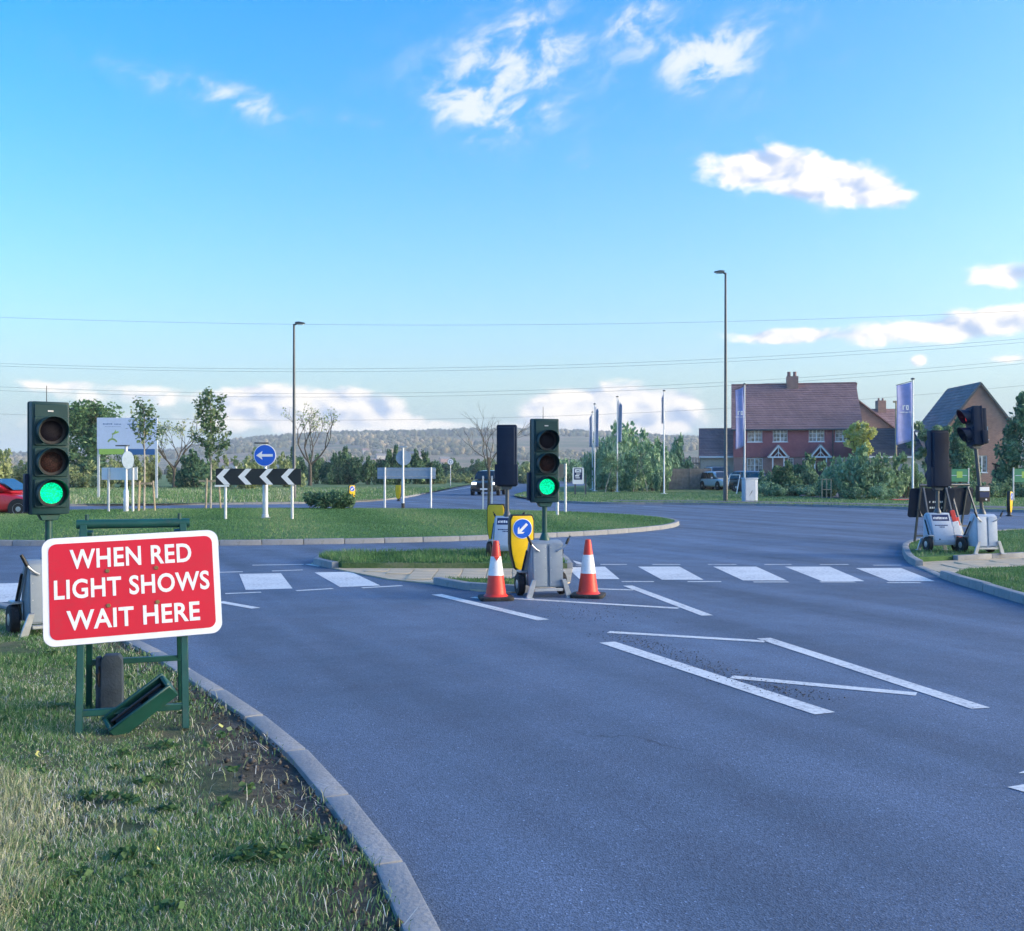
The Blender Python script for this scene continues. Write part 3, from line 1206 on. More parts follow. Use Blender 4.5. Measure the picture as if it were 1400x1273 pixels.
for quad in [((775, 776), (827, 775), (847, 792), (792, 792)), ((872, 775), (929, 775), (962, 793), (905, 793)),
             ((975, 775), (1034, 775), (1076, 794), (1016, 794)), ((1073, 775), (1134, 775), (1182, 795), (1124, 795)),
             ((1170, 777), (1232, 777), (1278, 795), (1216, 795)),
             ((327, 785), (384, 784), (400, 805), (336, 807)), ((430, 783), (480, 782), (520, 801), (465, 803)),
             ((-30, 799), (38, 797), (40, 822), (-30, 825)), ((-150, 800), (-80, 800), (-100, 827), (-180, 828)),
             ((222, 787), (283, 786), (270, 809), (200, 810))]:
    mark('zebra_stripe', [G(*p) for p in quad])
for a, b in [((821, 772), (857, 772)), ((892, 772), (930, 772)), ((968, 772), (1007, 772)), ((1045, 772), (1082, 772)), ((1121, 772), (1160, 772)),
             ((1194, 773), (1232, 773)), ((787, 773), (808, 773)),
             ((850, 795.5), (894, 795.5)), ((940, 795.5), (986, 795.5)), ((1030, 796), (1078, 796)), ((1121, 796), (1169, 796)), ((1213, 797), (1259, 797)),
             ((345, 773), (415, 772)), ((372, 781), (414, 779.5)), ((290, 783), (332, 782)), ((308, 812), (357, 810)), ((405, 808), (455, 805)), ((495, 804), (550, 801)),
             ((420, 771.5), (438, 774.5)), ((224, 784), (262, 783))]:
    mline('crossing_dash', a, b, .10)
mline('give_way_line', (300, 823), (350, 832), .12)
for a, b, w in [((597, 813), (743, 848), .15), ((830, 878.5), (1128, 976), .17), ((1044, 873), (1341, 969), .15), ((858, 801), (967, 842), .14),
                ((832, 864.5), (1046, 877.5), .12), ((1000, 926), (1253, 949.5), .12), ((700, 818.5), (928, 832), .12), ((800, 805), (866, 807), .11), ((646, 817), (676, 820), .10)]:
    mline('hatch_line', a, b, w)
mark('arrow_mark', [G(1377, 1077), G(1402, 1073), G(1450, 1090), G(1450, 1110), G(1402, 1084)])
mark('arrow_mark', [G(1392, 1058), G(1402, 1054), G(1450, 1049), G(1450, 1058)])
mark('arrow_mark', [G(783, 766.5), G(797, 770), G(795, 772), G(788, 771)])
for a, b in [((560, 688.5), (622, 689.5)), ((705, 689), (722, 689.3)), ((820, 692), (850, 692.2)), ((880, 693), (905, 693.2)), ((585, 683), (600, 683)),
             ((-40, 700), (10, 699)), ((120, 697), (160, 696.6))]:
    mline('lane_dash', a, b, .14)
mline('edge_line', (602, 672.6), (646, 666.0), .16)
mline('edge_line', (703, 661.5), (782, 658.8), .2)

# crumbled surface and loose chippings along the hatching
rng = np.random.default_rng(12)
cl = [G(835, 868), G(900, 885), G(960, 912), G(1040, 938), G(1120, 955)]
pts = []
for a, b in zip(cl, cl[1:]):
    k = 210
    t = rng.random(k)
    base = np.array(a)[None, :2] + t[:, None] * (np.array(b) - np.array(a))[None, :2]
    pts.append(base + rng.normal(0, .11, (k, 2)))
k = 260
pts.append(np.array(G(800, 835))[None, :2] + rng.normal(0, 1, (k, 2)) * np.array([.45, .55]))
pts = np.concatenate(pts)
bv = np.array([(1, 0, 0), (-.5, .8, 0), (-.6, -.7, 0), (.1, 0, .8), (.4, .2, -.5)])
bf = np.array([(0, 1, 3), (1, 2, 3), (2, 0, 3), (1, 0, 4), (2, 1, 4), (0, 2, 4)])
V, F = [], []
for i, p in enumerate(pts):
    s = rng.uniform(.003, .009)
    an = rng.uniform(0, 6.28)
    rot = np.array([[math.cos(an), -math.sin(an), 0], [math.sin(an), math.cos(an), 0], [0, 0, 1]])
    V.append((bv * rng.uniform(.6, 1.3, bv.shape)) @ rot.T * s + np.array([p[0], p[1], s * .35]))
    F.append(bf + 5 * i)
M_CHIP = leaf_mat('loose_chippings', [(.035, .035, .037), (.09, .09, .09), (.20, .20, .19)], 0.0, .9)
tag(link('loose_gravel', fast_mesh('loose_gravel', np.concatenate(V), np.concatenate(F)), M_CHIP),
    'loose dark chippings scattered over the worn hatched markings', 'gravel', kind='stuff')


# ------------------------------------------------------------------ portable traffic signals
def make_trailer(root, paint, logo=False, marks_txt=None):
    body = [(-.20, .13), (-.16, .70), (-.10, .735), (.03, .735), (.27, .20), (.25, .13)]
    ob = MB().prism(body, -.205, .205, 'x').build('cabinet', paint, root, bevel=.012)
    for s in (-1, 1):                                   # twin front doors either side of the channel
        mb = MB(Matrix.Translation((0, 0, 0)))
        x0, x1 = (.018, .198) if s > 0 else (-.198, -.018)
        mb.add([(x0, -.205, .15), (x1, -.205, .15), (x1, -.168, .69), (x0, -.168, .69),
                (x0, -.222, .15), (x1, -.222, .15), (x1, -.185, .69), (x0, -.185, .69)],
               [(0, 1, 2, 3), (7, 6, 5, 4), (0, 4, 5, 1), (1, 5, 6, 2), (2, 6, 7, 3), (3, 7, 4, 0)])
        p = mb.build('door_panel', paint, root, bevel=.006)
        rv = MB()
        for z in (.20, .36, .52, .65):
            y = -.222 + (z - .15) / .54 * .037
            for x in (x0 + .02, x1 - .02):
                rv.lathe([(.006, y - .004), (.006, y + .003)], 8, 'y', (x, 0, z))
        tag(rv.build('rivets', M_GALV, p), kind='stuff')
        f = MB()                                        # folded stabiliser foot
        f.prism([(s * .17, .24), (s * .225, .24), (s * .30, .03), (s * .30, 0), (s * .235, 0), (s * .215, .06)], -.262, -.228, 'y')
        f.box(min(s * .22, s * .32), max(s * .22, s * .32), -.30, -.22, 0, .012)
        f.build('foot', M_GALV, root, bevel=.004, segs=1)
        h = MB().tube([(s * .12, -.20, .60), (s * .17, -.225, .63), (s * .215, -.235, .67), (s * .235, -.235, .70)], .011, 8)
        hd = h.build('handle', M_GALV, root, smooth=True)
        MB().tube([(s * .232, -.235, .69), (s * .262, -.235, .755), (s * .285, -.235, .80)], [.017, .019, .016], 10).build('grip', M_BLACK, hd, smooth=True)
        MB().bar((s * .222, -.10, .69), (s * .238, .21, .27), .018, .05).build('side_rail', paint, root, bevel=.003, segs=1)
        MB().tube([(s * .245, -.04, .60), (s * .262, .17, .28)], .013, 8).build('strap', M_BLACK, root, smooth=True)
        w = thing_part('wheel', root, (s * .285, .16, .145))
        MB().lathe([(.085, -.042), (.132, -.045), (.145, -.03), (.145, .03), (.132, .045), (.085, .042)], 24, 'x').build('tyre', M_RUBBER, w, smooth=True)
        MB().lathe([(.02, -.05), (.05, -.046), (.088, -.030), (.088, .030), (.05, .046), (.02, .05)], 20, 'x').build('rim', M_GALV, w, smooth=True)
        mg = MB()                                       # bracket over the wheel
        mg.box(min(s * .21, s * .31), max(s * .21, s * .31), .06, .26, .30, .325)
        mg.box(min(s * .21, s * .225), max(s * .21, s * .225), .06, .26, .14, .30)
        mg.build('wheel_bracket', M_GALV, root, bevel=.004, segs=1)
    MB().tube([(-.285, .16, .145), (.285, .16, .145)], .014, 8).build('axle', M_GALV, root)
    MB().box(-.19, .19, -.25, -.2, .085, .125).build('skid_bar', M_GALV, root, bevel=.006, segs=1)
    if logo:                                            # plate and print on the sloping back lid
        n = Vector((0, .535, .24)).normalized()
        def on(x, t, lift):
            p = Vector((x, .03, .735)).lerp(Vector((x, .27, .20)), t) + n * lift
            return p
        lid = MB()
        lid.add([on(-.195, .03, .003), on(.195, .03, .003), on(.195, .97, .003), on(-.195, .97, .003),
                 on(-.195, .03, .015), on(.195, .03, .015), on(.195, .97, .015), on(-.195, .97, .015)],
                [(0, 1, 2, 3), (7, 6, 5, 4), (0, 4, 5, 1), (1, 5, 6, 2), (2, 6, 7, 3), (3, 7, 4, 0)])
        lo = lid.build('lid', paint, root, bevel=.008)
        MB().add([on(-.165, .07, .018), on(.165, .07, .018), on(.165, .29, .018), on(-.165, .29, .018)], [(0, 1, 2, 3)]).build('name_plate', M_NAVY, lo)
        rnd = random.Random(5)
        mb = MB()                                       # blurred pale lettering: strokes only
        x = -.13
        while x < .13:
            w = rnd.uniform(.014, .026)
            t0, t1 = .15 + rnd.uniform(0, .02), .235
            mb.add([on(x, t0, .021), on(x + w, t0, .021), on(x + w * .9, t1, .021), on(x + w * .1, t1, .021)], [(0, 1, 2, 3)])
            x += w + .008
        mb.build('plate_lettering', M_WHITE, lo)
        mb = MB()
        for row, x0, x1 in ((.43, -.11, .12), (.49, -.045, .055)):
            x = x0
            while x < x1:
                w = rnd.uniform(.012, .024)
                mb.add([on(x, row, .018), on(x + w, row, .018), on(x + w, row + .035, .018), on(x, row + .035, .018)], [(0, 1, 2, 3)])
                x += w + .006
        mb.build('lid_lettering', M_NAVY, lo)
        MB().lathe([(.014, -.01), (.014, .012)], 10, 'z', tuple(on(.1, .93, .012))).build('lid_lock', M_BLACK, lo)


def thing_part(name, parent, loc=(0, 0, 0), rz=0.0):
    """a part made of pieces: an Empty under its thing"""
    o = bpy.data.objects.new(name, None)
    o.empty_display_size = .1
    COL.objects.link(o)
    o.parent = parent
    o.location = loc
    o.rotation_euler = (0, 0, rz)
    return o


def make_head(root, lit, z0, aspects=3, rz=0.0, lean=0.0, body_mat=None, ped=False, dx=0.0):
    """signal head: housing, one visor and lens for each aspect; faces -Y before rz"""
    bm_ = body_mat or M_GREEND
    hd = thing_part('signal_head', root, (dx, 0, z0), rz)
    hd.rotation_euler = (0, lean, rz)
    step = .30
    H_ = .19 + step * aspects if not ped else .05 + .34 * aspects
    MB().box(-.17, .17, -.09, .09, 0, H_).build('housing', bm_, hd, bevel=.016)
    MB().prism(rrect(-.178, .178, -.006, H_ + .006, .02, 3), .060, .085, 'y').build('back_plate', bm_, hd, bevel=.004, segs=1)
    b = MB().box(-.15, .15, .09, .17, .02, H_ - .04)
    b.box(-.205, .205, .05, .16, .02, H_ * .36)
    b.build('battery_box', M_HEADBK if body_mat is None else bm_, hd, bevel=.014)
    if not ped:
        MB().box(-.15, .15, -.104, -.088, H_ - .165, H_ - .025).build('top_panel', bm_, hd, bevel=.006, segs=1)
        MB().box(-.03, .02, -.109, -.102, H_ - .10, H_ - .085).build('maker_plate', M_GALV, hd)
    for k in range(aspects):
        zc = (.225 - .02 + step * k) if not ped else (.20 + .34 * k)
        idx = k                                           # 0 bottom
        d = MB().prism(rrect(-.152, .152, zc - .140, zc + .140, .02, 3), -.108, -.088, 'y').build('aspect_door', bm_, hd, bevel=.006, segs=1)
        if lit == 'green':
            lm = (M_LON_G, M_LOFF_A, M_LOFF_R)[idx]
        elif lit == 'red_top':
            lm = (M_LOFF_G, M_LON_R)[idx]
        else:
            lm = (M_LOFF_G, M_LOFF_A, M_LOFF_R)[idx]
        MB().lathe([(.105, -.108), (.105, -.118), (.09, -.127), (.05, -.134), (.012, -.136)], 32, 'y', (0, 0, zc)).build('lens', lm, hd, smooth=True)
        MB().lathe([(.105, -.110), (.128, -.110), (.128, -.120), (.105, -.120)], 32, 'y', (0, 0, zc)).build('lens_ring', M_BLACK, hd, smooth=True)
        vs, fs = [], []                                   # open visor, deepest at the top
        n = 40
        depth = .17 if not ped else .20
        for i in range(n + 1):
            a = R(-58 + 296 * i / n)
            top = (math.sin(a) + 1) / 2
            yy = -.108 - depth * (.30 + .70 * top)
            for r in (.133, .139):
                vs.append((r * math.cos(a), -.105, zc + r * math.sin(a)))
                vs.append((r * math.cos(a), yy, zc + r * math.sin(a)))
        for i in range(n):
            q = i * 4
            fs += [(q, q + 4, q + 5, q + 1), (q + 2, q + 3, q + 7, q + 6), (q + 1, q + 5, q + 7, q + 3)]
        MB().add(vs, fs).build('visor', bm_, hd, smooth=True)
    return hd


def make_signal(label, loc, rz, lit, paint, logo=False, antenna=True, head_rz=0.0, ped=False, body=None, pole_mat=None, z_head=1.23, lean=0.0, group='portable traffic signals'):
    t = thing('portable_traffic_signal', label, 'traffic light', loc, rz, group)
    make_trailer(t, paint, logo)
    pm = pole_mat or M_GREENP
    MB().lathe([(.075, .725), (.075, .74), (.05, .80), (.036, .83), (.030, .83)], 14, 'z', (0, -.03, 0)).build('pole_socket', pm, t, smooth=True)
    top = (lean * (z_head - .8), -.03, z_head)
    MB().tube([(0, -.03, .78), top], .034, 14).build('pole', pm, t, smooth=True)
    MB().prism([(-.10, z_head - .001), (.10, z_head - .001), (.07, z_head - .06), (-.07, z_head - .06)], -.08, .04, 'y').build('head_bracket', pm, t, bevel=.006, segs=1).location = (top[0], 0, 0)
    hd = make_head(t, lit, z_head, 2 if ped else 3, head_rz, 0, body, ped, top[0])
    hd.location.y = -.03
    if lean:
        hd.rotation_euler = (0, lean, head_rz)
    if antenna:
        h_ = 1.09
        MB().tube([(-.02, 0, h_), (-.02, 0, h_ + .16)], [.004, .003], 6).build('antenna', M_BLACK, hd)
    return t


sig_l = make_signal('green lit traffic signal with grey trailer beside the red sign', (-4.53, 10.0, NEAR_Z - .01), R(36), 'green', M_TRAIL, z_head=1.17)
make_signal('green lit traffic signal with grey trailer between the two cones', (.42, 13.45, 0.0), R(14), 'green', M_TRAIL)
make_signal('traffic signal turned away, dark back, standing on the splitter island behind a yellow bollard', (-.09, 18.3, .105), R(172), 'off', M_TRAILW, logo=True, antenna=False, body=M_HEADBK, pole_mat=M_DKPOST, z_head=1.27)
make_signal('traffic signal turned away, white lidded trailer with navy name plate on the corner', (8.22, 19.75, .105), R(184), 'off', M_TRAILW, logo=True, antenna=False, body=M_HEADBK, pole_mat=M_DKPOST)
ped = make_signal('leaning two light pedestrian signal showing red on a white trailer', (8.82, 19.25, .105), R(8), 'red_top', M_TRAILW, antenna=False, head_rz=R(-99), ped=True, body=M_HEADBK, pole_mat=M_DKPOST, z_head=2.02, lean=-.11)
bx = MB().box(-.115, .115, -.15, -.045, 1.02, 1.32).build('push_button_box', M_BLACK, ped, bevel=.012)
bx.location = (-.03, 0, -.05)
MB().box(-.095, .095, -.156, -.149, 1.22, 1.295).build('instruction_plate', M_WHITE, bx)
MB().box(-.095, .095, -.155, -.149, 1.10, 1.20).build('indicator_window', M_NAVY, bx)
MB().lathe([(.018, -.16), (.016, -.149)], 12, 'y', (.03, 0, 1.06)).build('push_button', M_WHITE, bx)

# ------------------------------------------------------------------ A-frame sign WHEN RED LIGHT SHOWS WAIT HERE
def make_aframe(label, loc, rz, frame_mat, front, roll=0.0, letters=None, tops=True):
    t = thing('a_frame_sign', label, 'road sign', loc, rz)
    TF = lambda z: -.02 - .26 * (1.22 - z) / 1.22          # front frame leans: y at height z
    for s in (-1, 1):
        MB().bar((s * .29, TF(1.23), 1.23), (s * .30, TF(0), 0), .042, .042, (0, 1, 0)).build('front_leg', frame_mat, t, bevel=.004, segs=1)
        MB().bar((s * .255, .02, 1.19), (s * .29, .50, 0), .038, .038, (0, 1, 0)).build('back_leg', frame_mat, t, bevel=.004, segs=1)
    MB().tube([(-.33, -.01, 1.235), (.33, -.01, 1.235)], .028, 12).build('top_bar', frame_mat, t, smooth=True)
    for s in (-1, 1):
        MB().lathe([(.012, 1.26), (.012, 1.295)], 8, 'z', (s * .27, -.01, 0)).build('top_bolt', frame_mat, t)
    MB().bar((-.30, TF(.13) , .13), (.30, TF(.13), .13), .034, .04).build('front_crossbar', frame_mat, t, bevel=.004, segs=1)
    MB().bar((-.285, .37, .32), (.285, .37, .32), .034, .036).build('back_crossbar', frame_mat, t, bevel=.004, segs=1)
    ang = math.atan(.26 / 1.22)
    M_ = Matrix.Translation((0, TF(.855) - .030, .855)) @ Matrix.Rotation(roll, 4, 'Y') @ Matrix.Rotation(-ang, 4, 'X')
    pl = MB(M_).prism(rrect(-.510, .510, -.325, .325, .065, 6), -.004, .008, 'y').build('sign_plate', M_BACKG if front is M_RED and letters else M_HEADBK, t, bevel=.0015, segs=1)
    MB(M_).prism(rrect(-.508, .508, -.323, .323, .064, 6), -.0065, -.0045, 'y').build('white_border', M_WHITE, pl)
    MB(M_).prism(rrect(-.472, .472, -.287, .287, .045, 6), -.0090, -.0070, 'y').build('red_face', front, pl)
    if letters:
        for (txt, z, wd, xo) in letters:
            text('lettering', txt, .2, M_WHITE, pl, (xo, -.0100, z), 90, .0045, 1, M_, 1.06, fit=(wd, .118))
        for x, z in ((-.145, .105), (.135, .105), (-.145, -.105), (.135, -.105)):
            MB(M_).lathe([(.011, -.016), (.014, -.008)], 10, 'y', (x, 0, z)).build('bolt', M_BRASS, pl, smooth=True)
    return t


make_aframe('red WHEN RED LIGHT SHOWS WAIT HERE board on a green folding frame', (-2.355, 6.38, NEAR_Z + .012), R(19), M_GREENP, M_RED, R(-2.2),
            [('WHEN RED', .188, .70, -.005), ('LIGHT SHOWS', 0.01, .89, 0), ('WAIT HERE', -.178, .76, 0)])
make_aframe('folding sign seen from behind, dark back, nearest the pedestrian signal', (10.15, 23.3, .105), R(200), M_DKPOST, M_RED, 0.0)
make_aframe('folding sign seen from behind with white specks, behind the white lidded trailer', (9.15, 22.2, .105), R(186), M_DKPOST, M_RED, 0.0)
s_ = MB(Matrix.Translation((0, 0, 0)))
bk = bpy.data.objects['a_frame_sign.002']
pl = [c for c in bk.children if c.name.startswith('sign_plate')][0]
rnd = random.Random(8)
mb = MB()
ang = math.atan(.26 / 1.22)
M2 = Matrix.Translation((0, -.02 - .26 * (1.22 - .855) / 1.22 - .030, .855)) @ Matrix.Rotation(-ang, 4, 'X')
mb.M = M2
for z, x0, x1 in ((.0, -.3, .05), (-.13, -.26, 0.02)):
    x = x0
    while x < x1:
        w = rnd.uniform(.02, .05)
        if rnd.random() < .75:
            mb.quad((x, .0105, z), (x + w, .0105, z), (x + w, .0105, z + .04), (x, .0105, z + .04))
        x += w + .015
mb.build('back_lettering', M_WHITE, pl)

# things at the foot of the red sign
t = thing('rubber_block', 'dark upright rubber ballast block under the red sign', 'ballast block', (-2.60, 6.66, NEAR_Z + .01), R(14))
MB().prism([(-.068, 0), (.068, 0), (.066, .34), (.045, .375), (-.045, .375), (-.066, .34)], -.05, .05, 'y').build('block', M_BLOCK, t, bevel=.014)
MB().tube([(-.075, -.02, .30), (-.082, -.04, .26), (-.078, -.03, .20), (-.07, -.03, .17)], .012, 8).build('carry_loop', M_BLACK, t, smooth=True)
MB().box(-.098, -.066, -.03, .045, 0, .36).build('side_flange', M_BLOCK, t, bevel=.01)
t = thing('signal_tray', 'green plastic tray tipped against the crossbar of the red sign', 'tray', (-2.215, 6.10, NEAR_Z + .01), R(20))
M_ = Matrix.Translation((0, .03, .155)) @ Matrix.Rotation(R(-36), 4, 'Y') @ Matrix.Rotation(R(38), 4, 'X')
ob = MB(M_)
ob.box(-.21, .21, -.065, -.045, -.06, .06)
ob.box(-.21, .21, .045, .065, -.06, .06)
ob.box(-.21, -.185, -.045, .045, -.06, .06)
ob.box(.185, .21, -.045, .045, -.06, .06)
ob.box(-.185, .185, -.045, .045, -.06, -.045)
ob.build('tray_shell', M_GREENP, t, bevel=.006, segs=1)
MB(M_).box(-.16, .02, -.035, .035, -.044, .02).build('tray_insert', M_BLACK, t, bevel=.006, segs=1)
MB(M_).box(.06, .16, -.035, .035, -.044, .005).build('tray_insert', M_BLACK, t, bevel=.006, segs=1)
MB(M_).tube([(-.17, 0, .045), (.17, 0, .045)], .010, 8).build('tray_rod', M_BLACK, t, smooth=True)

# ------------------------------------------------------------------ cones
def make_cone(label, loc, rz, pointed):
    t = thing('traffic_cone', label, 'traffic cone', loc, rz, 'traffic cones at the splitter island')
    b = MB().prism(rrect(-.215, .215, -.215, .215, .07, 4), 0, .045, 'z')
    b.build('base', M_RUBBER, t, bevel=.012)
    R_ = lambda z: .135 - (z - .045) / .70 * .098

    def band(name, z0, z1, m_, off=0.0):
        prof = []
        for k in range(5):
            z = z0 + (z1 - z0) * k / 4
            prof.append((R_(z) + off, z))
        MB().lathe(prof, 28).build(name, m_, t, smooth=True)
    band('lower_body', .045, .31, M_CONE)
    band('reflective_sleeve', .31, .55, M_CONEW, .003)
    band('upper_body', .55, .735, M_CONE)
    MB().lathe([(.160, .045), (.150, .055), (.138, .068), (.130, .075)], 28).build('skirt', M_CONE, t, smooth=True)
    MB().lathe([(.037, .735), (.034, .748), (.026, .75), (.022, .73)], 20).build('rim', M_CONE, t, smooth=True)
    if pointed:
        MB().prism([(-.035, .55), (.035, .55), (0, .50)], -.088, -.060, 'y').build('torn_sleeve_tip', M_CONE, t)
    return t


make_cone('red and white traffic cone beside the paved end of the splitter island', G(678, 819.5), R(8), True)
make_cone('red and white traffic cone standing before the first zebra stripe', G(804, 816), R(-12), False)

# ------------------------------------------------------------------ yellow bollards
def make_bollard(label, loc, rz, sign=True, lean=0.0, group='yellow keep left bollards', z_lift=0.0):
    t = thing('keep_left_bollard', label, 'bollard', loc, rz, group)
    t.rotation_euler = (0, lean, rz)
    prof = []
    prof += [(-.155, .93), (-.17, .90), (-.185, .86), (-.185, .52), (-.165, .36), (-.11, .16), (-.06, .12),
             (.06, .12), (.11, .16), (.165, .36), (.185, .52), (.185, .86), (.17, .90), (.155, .93)]
    MB().prism(prof, -.055, .055, 'y').build('edge_band', M_BLACK, t, bevel=.008, segs=1)
    inner_ = [(x * .90, .525 + (z - .525) * .955) for x, z in prof]
    sh = MB().prism(inner_, -.070, .070, 'y').build('shell', M_YEL, t, bevel=.012)
    MB().lathe([(.13, 0), (.13, .02), (.07, .05), (.06, .14)], 20).build('base', M_BLACK, t, smooth=True)
    if sign:
        d = MB().prism(circ(0, .73, .145), -.076, -.069, 'y').build('disc', M_WHITE, t)
        MB().prism(circ(0, .73, .135), -.079, -.0765, 'y').build('blue_face', M_BLUE, d)
        A = Matrix.Translation((0, 0, .73)) @ Matrix.Rotation(R(45), 4, 'Y')
        MB(A).prism([(0, -.105), (.055, -.045), (.055, -.015), (.019, -.045), (.019, .095), (-.019, .095), (-.019, -.045), (-.055, -.015), (-.055, -.045)], -.0815, -.0795, 'y').build('arrow', M_WHITE, d)
    return t


make_bollard('yellow bollard with blue keep left arrow between cone and signal trailer', (.13, 14.75, .085), R(16))
make_bollard('yellow bollard turned away behind the blue plated signal trailer on the island', (-.28, 19.1, .105), R(158))
make_bollard('leaning yellow bollard seen edge on beyond the pedestrian signal', (18.45, 38.0, .0), R(50), lean=R(5))
make_bollard('small yellow bollard rising behind the clipped bush', D(481, 56, .0), R(30))
make_bollard('small yellow bollard behind the direction sign back', D(545, 58, .0), R(160))

# ------------------------------------------------------------------ red and white barrier planks
def make_plank(label, loc, rz, tilt, h):
    t = thing('barrier_plank', label, 'barrier plank', loc, rz, 'red and white barrier planks')
    t.rotation_euler = (R(-10), tilt, rz)
    n = 3
    zs = [0, .36 * h, .72 * h, h]
    for i in range(n):
        MB().box(-.065 + (0.02 if i == 2 else 0), .065 - (0.02 if i == 2 else 0), -.012, .012, zs[i] + .0005, zs[i + 1] - .0005).build('panel', (M_CONE, M_CONEW, M_CONE)[i], t, bevel=.008, segs=1)
    MB().lathe([(.022, -.016), (.022, .016)], 12, 'y', (0, 0, .30 * h)).build('pivot', M_WHITE, t)
    MB().lathe([(.012, -.02), (.012, .02)], 10, 'y', (0, 0, .30 * h)).build('pivot_bolt', M_BLACK, t)


make_plank('red and white plank leaning beside the navy name plate trailer', (8.78, 19.95, .105), R(0), R(-11), .80)
make_plank('shorter red and white plank leaning behind the pedestrian signal trailer', (9.05, 20.6, .105), R(0), R(-6), .62)


# ------------------------------------------------------------------ signs and posts on the roundabout
def post(name, x, y, z0, z1, r, m_, parent, n=12):
    return MB().tube([(x, y, z0), (x, y, z1)], r, n).build(name, m_, parent, smooth=True)


g0 = D(353.5, 31.6)
zg = dome(g0.x, g0.y)
t = thing('chevron_board', 'black board with four white chevrons on two posts on the roundabout', 'chevron sign', (g0.x, g0.y, zg - .16), R(3))
for x in (-1.02, 1.02):
    post('post', x, .06, -.05, 1.66, .045, M_ALU, t)
bd = MB().box(-1.30, 1.30, -.015, .015, 1.22, 1.72).build('board', M_CHEVB, t, bevel=.004, segs=1)
for k in range(4):
    x = -1.28 + k * .655
    MB().prism([(x, 1.47), (x + .235, 1.715), (x + .42, 1.715), (x + .20, 1.47), (x + .42, 1.225), (x + .235, 1.225)], -.020, -.0155, 'y').build('chevron', M_WHITE, bd)
MB().box(-1.33, -.9, -.01, .01, 1.16, 1.215).build('lower_trim', M_WHITE, t)

t = thing('keep_left_sign', 'round blue arrow sign on a thick post behind the chevron board', 'road sign', (g0.x + .03, g0.y + .75, zg - .14), R(2))
MB().lathe([(.11, -.05), (.11, .24), (.085, .26), (.085, 1.25), (.05, 1.32), (.05, 2.50)], 18).build('post', M_ALU, t, smooth=True)
MB().box(-.14, .14, -.14, .14, .13, .17).build('base_plate', M_GALV, t, bevel=.004, segs=1)
d = MB().prism(circ(0, 2.12, .35, 40), -.085, -.06, 'y').build('disc', M_WHITE, t, bevel=.003, segs=1)
MB().prism(circ(0, 2.12, .325, 40), -.090, -.0865, 'y').build('blue_face', M_BLUE, d)
MB().prism([(-.27, 2.12), (-.07, 2.26), (-.10, 2.16), (.25, 2.16), (.25, 2.08), (-.10, 2.08), (-.07, 1.98)], -.095, -.0915, 'y').build('arrow', M_WHITE, d)
MB().box(-.32, .12, -.12, .06, 2.49, 2.53).build('solar_lamp', M_DKPOST, t, bevel=.01, segs=1)

g0 = D(556, 47.0)
t = thing('direction_sign', 'wide grey back of a direction sign on two posts beyond the roundabout', 'road sign', (g0.x, g0.y, .0), R(-2), 'sign backs')
for x in (-1.0, 1.12):
    post('post', x, -.06, 0, 1.85, .05, M_ALU, t)
bd = MB().box(-1.35, 1.33, -.012, .012, 1.33, 1.84).build('panel', M_BACKG, t, bevel=.004, segs=1)
for z in (1.42, 1.72):
    MB().box(-1.33, 1.31, -.03, -.0125, z, z + .035).build('rail', M_GALV, bd)
g0 = D(551, 46.0)
t = thing('round_sign', 'back of a round sign on a tall grey post beside the direction sign', 'road sign', (g0.x, g0.y, .0), R(4))
MB().lathe([(.075, 0), (.075, .22), (.0749, .24)], 14).build('post_sleeve', M_BLACK, t, smooth=True)
MB().lathe([(.062, .2), (.062, 1.3), (.045, 1.36), (.045, 2.75)], 14).build('post', M_ALU, t, smooth=True)
MB().prism(circ(.02, 2.28, .34, 36), .05, .07, 'y').build('disc', M_BACKG, t, bevel=.003, segs=1)
MB().box(-.16, .18, -.05, .08, 2.74, 2.80).build('lamp_hood', M_BACKG, t, bevel=.01, segs=1)

g0 = D(623, 118.0)
t = thing('speed_limit_sign', 'small round red ringed speed sign on a post beyond the far arm', 'road sign', (g0.x - .6, g0.y, .1), R(4))
post('post', 0, .05, 0, 2.9, .05, M_ALU, t)
d = MB().prism(circ(0, 2.75, .38, 28), -.03, 0, 'y').build('disc', M_NAVY, t)
MB().prism(circ(0, 2.75, .34, 28), -.035, -.031, 'y').build('white_ring', M_WHITE, d)
MB().prism(circ(0, 2.75, .20, 24), -.040, -.036, 'y').build('inner_mark', M_BACKG, d)
MB().prism(circ(0.02, 2.75, .11, 20), -.045, -.041, 'y').build('centre_mark', M_WHITE, d)

# chevron board seen almost edge on, right side of the roundabout
p0, p1 = G(762, 705, .12), G(773, 700.5, .12)
t = thing('edge_on_chevron_board', 'striped black and white board seen edge on between two white posts', 'chevron sign', (p0.x, p0.y, .15))
dv = p1 - p0
for q, top in ((Vector((0, 0, 0)), 1.86), (Vector((dv.x, dv.y, 0)), 1.80)):
    post('post', q.x, q.y, -.1, top, .05, M_ALU, t)
rz = math.atan2(dv.y, dv.x)
Mx = Matrix.Rotation(rz, 4, 'Z')
ln = math.hypot(dv.x, dv.y)
bd = MB(Mx).box(.05, ln - .05, .055, .075, 1.28, 1.78).build('board', M_CHEVB, t)
for k in range(4):
    x = .10 + k * (ln - .1) / 4
    w = (ln - .2) / 4
    MB(Mx).prism([(x, 1.53), (x + w * .35, 1.775), (x + w * .72, 1.775), (x + w * .35, 1.53), (x + w * .72, 1.285), (x + w * .35, 1.285)], .0755, .0800, 'y').build('chevron', M_WHITE, bd)
MB().prism([(0, 1.86), (.10, 1.97), (0, 2.08), (-.10, 1.97)], -.03, .03, 'y').build('marker_diamond', M_WHITE, t)

